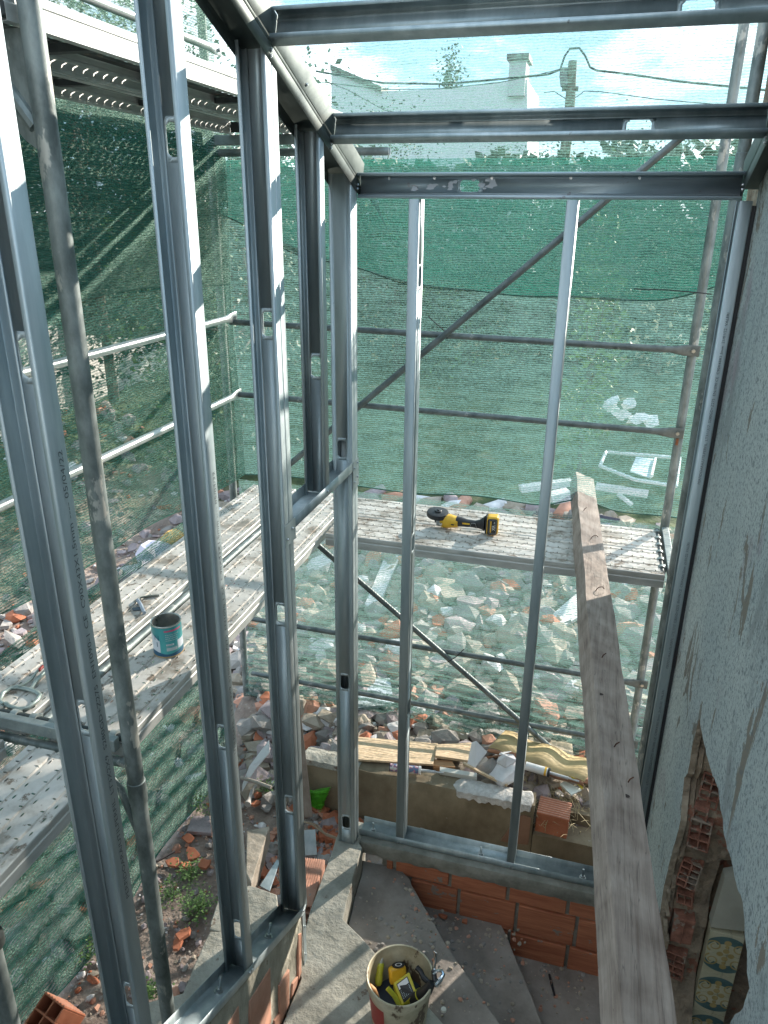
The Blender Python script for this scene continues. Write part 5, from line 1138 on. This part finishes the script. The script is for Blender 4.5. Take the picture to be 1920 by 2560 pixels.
# corrugated yellow sheet
mb=M(); A=PZ(BT+.07,*zc(865,150)); B=PZ(BT+.03,*zc(1600,420)); d=(B-A); nn=60; vs=[]
acr=Vector((.08,.27,-.04))
for i in range(nn+1):
    t=i/nn; zz=sin(t*pi*2*2.4)*.011
    for k in range(3): vs.append(A+d*t+acr*(k/2)+EZ*(zz))
mb.add(vs,[(i*3+k,i*3+k+1,(i+1)*3+k+1,(i+1)*3+k) for i in range(nn) for k in range(2)])
t=thing('corrugated_sheet','wavy yellow corrugated roofing sheet with a dark brown edge','corrugated sheet',A)
mb.build('yellow_skin',mat('pale_yellow_sheet',(.33,.24,.11),(.46,.35,.17),rough=.7,scale=7,bump=.2),t,solid=.004,angle=40)
mb=M(); vs=[]
for i in range(nn+1):
    q=A+d*(i/nn)+EZ*(sin(i/nn*pi*2*2.4)*.011)+Vector((-.004,-.006,0)); vs += [q-EZ*.004,q-EZ*.034]
mb.add(vs,[(2*i,2*i+1,2*i+3,2*i+2) for i in range(nn)]); mb.build('brown_edge',CB,t,solid=.003,angle=40)
flat('chipboard_panel','pale board lying under the net, behind the yellow corrugated sheet','board',[zc(1180,20),zc(1500,60),zc(1520,240),zc(1150,180)],0,.012,mat('pale_beige_board',(.45,.36,.26),(.55,.46,.35),scale=4),'boards on the retaining wall',zs=[-.36,-.36,-.33,-.33])
o=flat('paper_packet','crumpled white and lime packet with a black round mark, near the beam','packet',[zc(1412,425),zc(1450,405),zc(1580,470),zc(1500,512)],BT-.02,.012,plain('white_packet',(.68,.70,.62),.5))
flat('yellow_strip_scrap','yellow strip standing over the white packet','scrap',[zc(1498,372),zc(1515,380),zc(1592,440),zc(1585,468)],0,.006,plain('yellow_card',(.62,.52,.03),.5),zs=[BT+.05,BT+.05,BT+.01,BT-.02],bevel=0)
flat('yellow_strip_scrap','small yellow plastic clip on the ledge, left of the hollow brick','scrap',[zc(1368,705),zc(1445,692),zc(1450,715),zc(1375,732)],-.47,.01,plain('yellow_clip',(.60,.52,.03),.5),bevel=0)
# straw and weeds
def grass(name,label,cat,c,n,h,spread,m,seed,lean=.5,grp=None,kind=None):
    rr=random.Random(seed); mb=M()
    for k in range(n):
        p=Vector(c)+Vector((rr.gauss(0,spread),rr.gauss(0,spread),0)); a_=rr.uniform(0,6.28); l=rr.uniform(.4,1)*h; q=Vector((cos(a_),sin(a_),0))*l*lean*rr.uniform(.3,1.2); s=Vector((-sin(a_),cos(a_),0))*rr.uniform(.0015,.003)
        mb.add([p-s,p+s,p+q*.5+EZ*l*.6+s*.8,p+q*.5+EZ*l*.6-s*.8,p+q+EZ*l*.8],[(0,1,2,3),(3,2,4)])
    return tag(mb.build(name,m,angle=0),label,cat,grp,kind)
STR=mat('dry_straw',(.34,.27,.14),(.55,.46,.28),rough=.9,scale=30,bump=0); GRS=mat('weed_green',(.045,.10,.02),(.11,.20,.05),rough=.7,scale=20,bump=0)
grass('dry_grass','dry straw and dead grass strewn behind the broken wall top','dry grass',(1.02,1.10,-.42),420,.10,.11,STR,3,1.6,kind='stuff')
grass('straw_clump','white frayed clump of straw beside the loose hollow brick','straw',(.905,.90,-.47),90,.07,.03,plain('bleached_straw',(.6,.55,.46),.9),5,1.2)
mb=M(); rr=random.Random(2)
base=PZ(-.62,*(1180+715/4.1475,2000+470/4.1475))
for k in range(9):
    e=base+Vector((rr.uniform(-.06,.06),rr.uniform(-.03,.03),rr.uniform(.12,.24))); mb.path([base,(base+e)/2+Vector((rr.uniform(-.02,.02),0,0)),e],.0022,4)
    for j in range(3): q=base.lerp(e,rr.uniform(.4,.95)); mb.path([q,q+Vector((rr.uniform(-.03,.03),rr.uniform(-.02,.02),rr.uniform(-.01,.03)))],.0018,4)
tag(mb.build('dry_weed',STR,angle=0),'dry straw coloured weed sprig in the gutter before the clay tile','weed','weeds')
def leafy(label,c,n,r,seed,h=.10):
    rr=random.Random(seed); t=thing('weed_plant',label,'weed',c,'weeds'); mb=M()
    for k in range(n):
        p=Vector(c)+Vector((rr.gauss(0,r),rr.gauss(0,r),rr.uniform(.0,h))); a_=rr.uniform(0,6.28); l=rr.uniform(.008,.02); w_=l*.4; q=Vector((cos(a_),sin(a_),rr.uniform(-.3,.6))); s=Vector((-sin(a_),cos(a_),rr.uniform(-.2,.2)))
        mb.add([p,p+q*l*.5+s*w_,p+q*l,p+q*l*.5-s*w_],[(0,1,2,3)])
    mb.build('leaves',GRS,t,angle=0); mb=M()
    for k in range(n//25): a_=rr.uniform(0,6.28); e=Vector(c)+Vector((cos(a_)*r,sin(a_)*r,h*rr.uniform(.4,.9))); mb.path([Vector(c),(Vector(c)+e)/2+EZ*.015,e],.0018,4)
    mb.build('stems',GRS,t,angle=0)
for lab,px,n,r,sd in (('leafy green weed growing beside the concrete slab',z7(855,620),420,.045,1),('small leafy weed among the brick shards near the nearest pole',z7(820,480),260,.04,2),('low green weed on the dirt under the net edge',z7(860,175),150,.05,3),('weed tuft at the foot of the left net',z7(385,820),120,.035,4),('yellow green weed at the slab corner by the nearest pole',z7(650,990),160,.03,6),('sparse weed growing between the stones below the side frame',z7(730,560),200,.05,8),('dark tuft of grass under the bent rod',zr(370,880),220,.035,9)):
    leafy(lab,PZ(-.66,*px),n,r,sd)
# ================================================================== rubble
def scatter(n,region,rmin,rmax,seed,mb,sq=(1,.8,.55),weights=(0,0,0,1,1,1,5,5,2,4,0,1,5,0,1,3),lift=.3,skip=None,pw=2.2):
    rr=random.Random(seed)
    for k in range(n):
        x=rr.uniform(region[0],region[1]); y=rr.uniform(region[2],region[3])
        if skip and skip(x,y): continue
        r=rmin+(rmax-rmin)*rr.random()**pw; z=hgt(x,y)
        if rr.random()<.55: mb.shard((x,y,z+r*.25),r*.8,r*.25,Matrix.Rotation(rr.uniform(0,6),3,'Z')@Matrix.Rotation(rr.uniform(-.7,.7),3,'X'),rr.choice(weights),rr,rr.choice((4,5,6)))
        else: mb.stone((x,y,z+r*lift),r,(1,rr.uniform(.6,1),rr.uniform(.4,.8)),rr.choice(weights),rr)
mb=M()
scatter(6500,(-3.4,2.4,1.72,5.6),.02,.17,11,mb,pw=3.2,weights=(0,1,1,1,0,1,5,5,2,0,0,1,0,5,1,0,1,1,0,5,4,3))
scatter(900,(-.9,2.2,1.05,1.75),.02,.12,12,mb)
scatter(1400,(-4.2,-1.5,-3,2.2),.02,.15,13,mb,pw=3)
scatter(500,(-1.3,-.62,.75,1.7),.02,.14,14,mb)
tag(mb.build('rubble_heap',RUB,angle=0),'heap of broken masonry, tiles and plaster beyond the green nets','rubble',kind='stuff')
mb=M()
inslab=lambda x,y: (x>-.58 and y<-.35) or x>-.115 and y<.12 or x>-.12 and y<.10
scatter(1500,(-1.38,-.10,-2.2,.78),.008,.04,15,mb,weights=(0,1,2,2,3,5,5,4),skip=inslab)
scatter(900,(-.12,1.4,.10,.79),.008,.045,16,mb,weights=(0,0,1,2,3,5,0))
scatter(500,(-.75,-.12,-.1,.78),.02,.07,17,mb,weights=(3,3,2,0,5),skip=inslab)
tag(mb.build('small_debris',RUB,angle=0),'gravel and small masonry crumbs on the dirt outside the frame','debris',kind='stuff')
# bigger terracotta shards one can count
rr=random.Random(21)
spots=[(z7(1105,165),'terracotta shard standing on edge beside the doubled stud'),(z7(820,315),'flat terracotta shard on the dirt below the paving slab'),(z7(755,415),'small terracotta shard near the dark rod'),(z7(810,430),'terracotta shard right of the small one by the dark rod'),(z7(885,425),'long terracotta shard at the edge of the second stud'),(z7(770,775),'large terracotta shard near the slab, lower left'),(z7(795,725),'terracotta shard just above the large one'),(z7(830,380),'small reddish shard in the middle of the dirt'),(z7(1440,225),'large broken brick piece left of the corner stud'),(z7(1420,265),'broken brick piece under the large one by the corner stud'),(z7(1375,190),'brick crumb beside the green broom'),((1325*1.1573,1350),None),(z7(1150,180),'grey brown stone shard right of the upright shard')]
for k,(px,lab) in enumerate(spots):
    if not lab: continue
    p=PZ(-.655,*px); mb=M(); mb.shard((p.x,p.y,p.z+.02),rr.uniform(.04,.07),.018,Matrix.Rotation(rr.uniform(0,6),3,'Z')@Matrix.Rotation(rr.uniform(-.4,.4),3,'X'),0,rr,6)
    tag(mb.build('brick_shard',BRICK if 'grey' not in lab else RUB[0],angle=0,bevel=.002),lab,'shard','terracotta shards')
# recognisable pieces on the heap seen through the nets
def pc(name,label,cat,pix,lift,th,m,group=None,tilt=0):
    c=hitg(sum(p[0] for p in pix)/len(pix),sum(p[1] for p in pix)/len(pix)); z=c.z+lift
    pts=[PZ(z+(p[1]<sum(q[1] for q in pix)/len(pix))*tilt,*p) for p in pix]
    n=(pts[1]-pts[0]).cross(pts[-1]-pts[0])
    if n.z<0: pts=pts[::-1]
    return tag(M().slab(pts,th).build(name,m,angle=0),label,cat,group)
pc('white_plank','long white plank lying on the heap under the deck, between two studs','plank',[(965,1385),(1000,1390),(940,1530),(912,1510)],.10,.04,RUB[4])
pc('broken_board','pale broken board on the heap, left of the timber beam','board',[(1370,1545),(1445,1480),(1450,1540),(1400,1570)],.12,.03,RUB[4],'boards on the heap')
pc('broken_board','big pale triangular board low on the heap','board',[(980,1790),(1085,1760),(1080,1800),(1035,1815)],.05,.02,RUB[4],'boards on the heap')
pc('broken_board','light sheet behind the front stud at the foot of the heap','board',[(880,1700),(975,1695),(985,1760),(890,1770)],.08,.02,mat('bluish_panel',(.40,.46,.50),(.52,.58,.60)),'boards on the heap')
pc('stone_slab','beige stone slab under the deck, upper left of the heap','stone slab',[(1080,1440),(1150,1450),(1165,1490),(1110,1495)],.1,.05,RUB[1],'stone slabs')
pc('stone_slab','large beige slab at the foot of the heap behind the net','stone slab',[(1140,1790),(1200,1790),(1195,1830),(1140,1825)],.04,.05,RUB[1],'stone slabs')
LIL=plain('lilac_white_sheet',(.62,.58,.66),.6)
pc('sheet_scrap','crumpled lilac white sheet on the rubble, left of the deck','sheet scrap',[(338,1385),(352,1362),(372,1350),(405,1353),(430,1362),(425,1385),(398,1402),(375,1420),(350,1418)],.12,.05,LIL,'scraps in the left gap',tilt=.10)
pc('orange_scrap','orange cloth scrap at the top of the left gap','scrap',[(400,1345),(418,1328),(440,1320),(462,1335),(450,1350),(425,1358)],.12,.04,plain('orange_cloth',(.62,.36,.10),.7),'scraps in the left gap',tilt=.08)
rr=random.Random(5)
for k,(a_,b_,c_,d_) in enumerate(((300,1430,355,1418),(270,1470,335,1440),(310,1455,350,1425),(290,1425,300,1455),(240,1455,290,1450),(225,1480,262,1462),(330,1440,372,1412),(255,1440,300,1432),(200,1500,240,1490),(350,1405,330,1440))):
    z=hitg((a_+c_)/2,(b_+d_)/2).z+.06+.03*(k%4); p0=PZ(z,a_,b_); p1=PZ(z+rr.uniform(-.03,.12),c_,d_); mb=M(); mb.path([p0,p1],rr.uniform(.035,.06),4,flat=.22); o=mb.build('roof_slat',(RUB[4],RUB[5],RUB[0])[k%3],angle=0); tag(o,'pale splintered slat in the heap beyond the left deck','slat','splintered slats left of the deck')
mb=M()
scatter(1500,(-6.2,-1.5,-1.2,6.0),.02,.14,33,mb,weights=(4,5,5,5,5,0,0,1,2,3),pw=2.5)
tag(mb.build('left_rubble',RUB,angle=0),'purplish grey broken tiles and plaster beyond the left net','rubble',kind='stuff')
# roof tiles glimpsed over the far edge of the front deck
rr=random.Random(8)
for k,px in enumerate([(925,1248),(992,1252),(1052,1262),(1068,1266),(1135,1268),(1150,1274),(1222,1282),(1290,1276),(1352,1290),(1405,1292)]):
    c=hitg(*px); t0=Vector((c.x,c.y,c.z+.02)); R=Matrix.Rotation(rr.uniform(-1.6,1.6),3,'Z')@Matrix.Rotation(rr.uniform(-.3,.3),3,'X'); mb=M(); vs=[]
    for i in range(2):
        for j in range(9): a_=pi*j/8; vs.append(t0+R@Vector(((.10-.02*i)*cos(a_),-.2+.42*i,(.09-.02*i)*sin(a_)+.03*i)))
    mb.add(vs,[(j,j+1,9+j+1,9+j) for j in range(8)]); o=mb.build('roof_tile',(RUB[5],BRICKP,RUB[4],RUB[1])[k%4],solid=.014,angle=60); tag(o,'curved clay roof tile lying on the heap behind the front deck','roof tile','roof tiles behind the front deck')
pc('dark_tarpaulin','dark folded tarpaulin seen in the gap right of the timber beam','tarpaulin',[(1495,1285),(1550,1297),(1545,1303),(1495,1300)],.45,.02,plain('black_tarpaulin',(.02,.015,.03),.5))
pc('lilac_sheet','lilac sheet edge under the dark tarpaulin','sheet',[(1495,1300),(1530,1306),(1520,1311),(1495,1306)],.42,.02,plain('lilac_sheet',(.35,.28,.42),.6))
# ================================================================== trailer frame and shed things behind the front net
FWH=plain('white_painted_steel',(.75,.77,.78),.4)
tr=thing('white_trailer_frame','white steel frame of a small trailer behind the net, right of the beam','trailer',PZ(.5,1600,1190))
fr=[PZ(.55,*c) for c in ((1515,1130),(1700,1145),(1690,1215),(1590,1200),(1500,1165))]
mb=M(); mb.path(fr+[fr[0]],.022,6); mb.build('outer_tube',FWH,tr)
mb=M(); mb.slab([PZ(.54,*c) for c in ((1590,1142),(1638,1147),(1628,1195),(1575,1178))],.01); mb.build('panel',mat('pale_blue_panel',(.45,.55,.60),(.55,.65,.68)),tr)
mb=M(); mb.path([PZ(.56,1638,1147),PZ(.56,1628,1190)],.02,6); mb.build('cross_tube',FWH,tr)
def plankp(label,a_,b_,z,w_): mb=M(); mb.path([PZ(z,*a_),PZ(z,*b_)],w_,4,flat=.4); tag(mb.build('pale_plank',RUB[4]),label,'plank','pale planks beyond the net')
plankp('pale plank lying beyond the net at the right',(1490,1215),(1620,1235),.3,.05); plankp('narrow pale lath beyond the net, nearer the pole',(1545,1235),(1580,1262),.3,.025); plankp('long pale plank behind the second front stud',(1300,1222),(1430,1205),.3,.06); plankp('white board beside the beam tip beyond the net',(1375,1245),(1425,1235),.3,.09)
# shiny plastic wrap
mb=M(); rr=random.Random(2)
for c in ((1520,1010),(1545,1035),(1580,1010),(1600,1040),(1620,1050)):
    p=P('y',5.4,*c); 
    for q in range(3): mb.shard((p.x+rr.uniform(-.05,.05),p.y+q*.02,p.z+rr.uniform(-.05,.05)),.09,.004,Matrix.Rotation(rr.uniform(.6,1.4),3,'X')@Matrix.Rotation(rr.uniform(-.6,.6),3,'Y'),0,rr,6)
tag(mb.build('plastic_wrap',plain('shiny_white_plastic',(.85,.85,.85),.12),angle=0),'glaring white plastic wrap caught in the shrubs beyond the net','plastic wrap')
# ================================================================== trees and shrubs
LEAF=[mat('leaf_dark',(.035,.055,.030),(.075,.105,.055),rough=.6,scale=2,bump=0),mat('leaf_mid',(.06,.10,.04),(.11,.16,.07),rough=.6,scale=2,bump=0),mat('leaf_bright',(.10,.18,.03),(.17,.27,.06),rough=.6,scale=2,bump=0)]
BARK=mat('bark',(.09,.07,.05),(.17,.14,.11),rough=.95,scale=8)
def tree(label,x,y,h,r,n,seed,mi=0,trunk=.08,low=.25,name='leafy_tree',grp='trees beyond the nets',leaf=.085,sq=1.5):
    rr=random.Random(seed); z0=hgt(x,y)-.02; t=thing(name,label,'tree',(x,y,z0),grp)
    mb=M(); top=Vector((x+rr.uniform(-.2,.2),y,z0+h*.75)); mb.path([(x,y,z0),(x+rr.uniform(-.1,.1),y,z0+h*.35),top],.1,8,rs=[trunk,trunk*.7,trunk*.2])
    cl=[]
    for k in range(9):
        a_=rr.uniform(0,6.28); q=Vector((x,y,z0+h*rr.uniform(low+.1,.6))); e=Vector((x+cos(a_)*r*rr.uniform(.4,.8),y+sin(a_)*r*rr.uniform(.4,.8),z0+h*rr.uniform(low+.15,.9)))
        mb.path([q,(q+e)/2+EZ*.1,e],.03,5,rs=[trunk*.4,trunk*.25,.01]); cl.append(e)
    mb.build('trunk',BARK,t)
    for k in range(16): a_=rr.uniform(0,6.28); cl.append(Vector((x+cos(a_)*r*rr.uniform(0,.85),y+sin(a_)*r*rr.uniform(0,.85),z0+h*rr.uniform(low,.95))))
    mb=M()
    for k in range(int(n*1.9)):
        c=rr.choice(cl); p=c+Vector((rr.gauss(0,r*.22),rr.gauss(0,r*.22),rr.gauss(0,h*.06*sq)))
        a_=rr.uniform(0,6.28); b_=rr.uniform(-1,1); u=Vector((cos(a_),sin(a_),b_)).normalized(); v=u.orthogonal().normalized(); v=(Matrix.Rotation(rr.uniform(0,6.28),3,u)@v); l=leaf*rr.uniform(.5,1.2)
        mb.add([p,p+u*l*.5+v*l*.28,p+u*l,p+u*l*.5-v*l*.28],[(0,1,2,3)],0 if rr.random()<.75 else 1)
    mb.build('crown',[LEAF[mi],LEAF[min(mi+1,2)]],t,angle=0); return t
def sil(px,Y): return P('y',Y,px,540).x
for k,(px,Y,h,r,n,mi) in enumerate([(780,9,3.6,1.3,2600,0),(930,10.5,4.3,1.4,2600,0),(1090,8.6,3.7,1.2,2600,1),(1240,9.6,4.0,1.3,2600,0),(1390,8.4,3.7,1.2,2600,1),(1540,9.2,4.1,1.3,2600,0),(1690,8.2,3.6,1.2,2400,1),(1000,7.2,2.6,1.0,1800,0),(1180,7.0,2.7,1.0,1800,1),(1330,6.8,2.5,1.0,1800,0),(1470,6.9,2.7,.9,1800,0),(1850,9.5,3.6,1.3,1500,0)]):
    lab=['dense dark shrub tree behind the corner of the frame','dark tree behind the short stud and the first front stud','mid green tree behind the left part of the front net','dark tree between the two slim front studs','mid green tree behind the second slim stud','dark tree under the diagonal brace, at the right','mid green tree behind the slim front pole','low dark bush before the trees, left of centre','low mid green bush between the slim studs','low dark bush behind the second slim stud','low dark bush behind the trailer frame','dark tree at the far right, behind the old wall'][k]
    Y2=Y+6.5; q=(Y2+3.05)/(Y+3.05); tree(lab,sil(px,Y2),Y2,(h-3.3)*q+3.75,r*q*.95,n,100+k,mi,low=.06,trunk=.12)
tree('young bright yellow green tree seen through the net, right of the second stud',P('y',6.2,1490,800).x,6.2,3.3,.32,900,300,2,.03,.2,name='young_tree',leaf=.09)
# left side: looking out over the left net
def lp(px,py,D): 
    d=FW+RT*((px-960)/FL)-UP*((py-1280)/FL); d=d/Vector((d.x,d.y,0)).length; return CAM+d*D
for k,(px,D,h,r,n,mi) in enumerate([(60,11,5.6,1.9,3000,0),(230,11.6,5.6,1.9,3000,0),(400,11,5.5,1.8,3000,0),(560,11,5.0,1.6,3000,0),(-120,11,5.8,2.0,2400,0),(470,10.2,3.6,1.1,1800,1),(640,9.5,4.2,1.3,2200,0)]):
    p=lp(px,540,D); lab=['large dark tree beyond the left net, nearest the picture edge','large dark tree beyond the left net, behind the nearest pole','large dark tree beyond the left net, between the two nearest studs','large dark tree beyond the left net, beside the doubled stud','dark tree just outside the left edge','lower green bush tree beyond the ends of the left rails','dark tree beyond the net corner pole'][k]
    tree(lab,p.x,p.y,h,r,n,200+k,mi,low=.22)
# pale garden wall behind the left net
wl=thing('pale_garden_wall','sunlit pale wall beyond the left net, below the dark trees','garden wall',(-4.6,2.3,-.4))
mb=M(); X_=-6.1
mb.add([(X_,3.6,-.6),(X_,9.2,-.6),(X_,9.2,.98),(X_,8.7,1.10),(X_,6.6,1.45),(X_,5.0,1.93),(X_,3.6,2.1)]+[(X_-.18,3.6,-.6),(X_-.18,9.2,-.6),(X_-.18,9.2,.98),(X_-.18,8.7,1.10),(X_-.18,6.6,1.45),(X_-.18,5.0,1.93),(X_-.18,3.6,2.1)],[(0,1,2,3,4,5,6),(13,12,11,10,9,8,7)]+[(k+7,(k+1)%7+7,(k+1)%7,k) for k in range(7)])
mb.build('rendered_face',mat('pale_render',(.60,.57,.53),(.74,.71,.66),rough=.9),wl)
# rough dry bank between the nets and the trees
# ================================================================== house, chimney, pole and wires beyond
HY=24
def hp_(px,py,Y=HY): return P('y',Y,px,py)
ho_=thing('far_house','far house with a sloping gable roof and wide chimney, faint through the net','house',(hp_(1050,300).x,HY,-.3))
l=hp_(830,300); r=hp_(1318,300)
pts=[(828,700),(828,172),(905,205),(955,228),(1130,222),(1215,208),(1318,198),(1318,700)]
mb=M(); q=[hp_(*c) for c in pts]; mb.slab([(p.x,HY,p.z) for p in q][::-1],4,0,Vector((0,1,0))); mb.build('gable_wall',mat('house_render',(.62,.66,.66),(.72,.75,.75),rough=.9),ho_)
mb=M(); a_=hp_(1272,215); b_=hp_(1318,150); mb.box((a_.x,HY-.2,a_.z-.3),(b_.x,HY+.8,b_.z)); mb.build('chimney_stack',mat('chimney_render',(.45,.47,.47),(.55,.56,.56),rough=.9),ho_)
mb=M(); mb.box((a_.x-.08,HY-.3,b_.z-.02),(b_.x+.08,HY+.9,b_.z+.14)); mb.build('chimney_cap',mat('chimney_cap',(.12,.12,.11),(.2,.2,.18)),ho_)
mb=M(); rl=[hp_(*c) for c in ((828,172),(905,205),(955,228))]; mb.slab([(p.x,HY-.1,p.z+.12) for p in rl]+[(p.x,HY-.1,p.z-.05) for p in rl[::-1]],4.2,0,Vector((0,1,0))); mb.build('roof_edge',mat('roof_dark',(.10,.09,.08),(.16,.14,.12)),ho_)
tree('small round bush top showing above the far house roof',hp_(1125,220,30).x,30,8.0,.62,500,400,0,.1,.75,leaf=.16)
upole=thing('utility_pole','wooden utility pole with two cross arms, faint beyond the net','utility pole',(hp_(1428,300,20).x,20,-.3))
a_=hp_(1423,290,20); b_=hp_(1432,152,20); mb=M(); mb.path([(a_.x-.15,20,-.3),a_,b_],.13,10,rs=[.16,.14,.11]); mb.build('shaft',BARK,upole)
mb=M(); mb.path([hp_(1405,222,20),hp_(1446,222,20)],.06,6); mb.path([hp_(1408,175,20),hp_(1436,172,20)],.05,6); mb.build('cross_arms',BARK,upole)
mb=M(); mb.path([hp_(1412,170,20),hp_(1410,190,20),hp_(1413,215,20)],.12,8); mb.build('transformer',mat('dark_insulator',(.12,.12,.12),(.2,.2,.2)),upole)
WIRE=plain('black_cable',(.02,.02,.02),.6)
def wire(pix,r,label,Y=20): mb=M(); mb.path([hp_(a,b,Y) for a,b in pix],r,5); tag(mb.build('overhead_cable',WIRE),label,'overhead cable','overhead cables')
wire([(790,178),(960,208),(1120,210),(1270,196),(1370,186),(1400,175),(1412,140),(1425,122),(1448,120),(1463,140),(1475,168),(1490,176),(1560,184),(1700,204),(1900,224),(2050,240)],.028,'thick overhead cable looping over the utility pole')
wire([(800,205),(960,224),(1100,222),(1250,206),(1340,188),(1405,172)],.012,'thin overhead cable reaching the pole from the left')
wire([(1360,232),(1385,228),(1400,238),(1422,252),(1445,240),(1460,228),(1500,229),(1640,248),(1800,262),(2000,290)],.012,'thin drooping overhead cable below the cross arm')
wire([(820,205),(870,225),(960,275),(1040,290)],.010,'thin cable slanting down in front of the far house')

# dense wood behind everything, too many leaves and stems to count
mb=M(); rr=random.Random(77)
for k in range(30000):
    az=rr.uniform(-1.45,.32); D=rr.uniform(18,21.5); x=CAM.x+D*sin(az); y=CAM.y+D*cos(az)
    top=(4.75+.7*mnoise.noise(Vector((az*5,0,1)))+.35*mnoise.noise(Vector((az*17,0,4)))) + (.9 if az<-.5 else 0)
    if -.40<az<-.02: top-=.55
    z=-.2+(top+.2)*rr.random()**.8
    a_=rr.uniform(0,6.28); u=Vector((cos(a_),sin(a_),rr.uniform(-1,1))).normalized(); v=Matrix.Rotation(rr.uniform(0,6.28),3,u)@u.orthogonal().normalized(); l=rr.uniform(.16,.40); p=Vector((x,y,z))
    mb.add([p,p+u*l*.5+v*l*.33,p+u*l,p+u*l*.5-v*l*.33],[(0,1,2,3)],0 if rr.random()<.7 else 1)
tag(mb.build('distant_wood',[LEAF[0],LEAF[1]],angle=0),'dark continuous wood closing the view behind the trees','wood',kind='stuff')
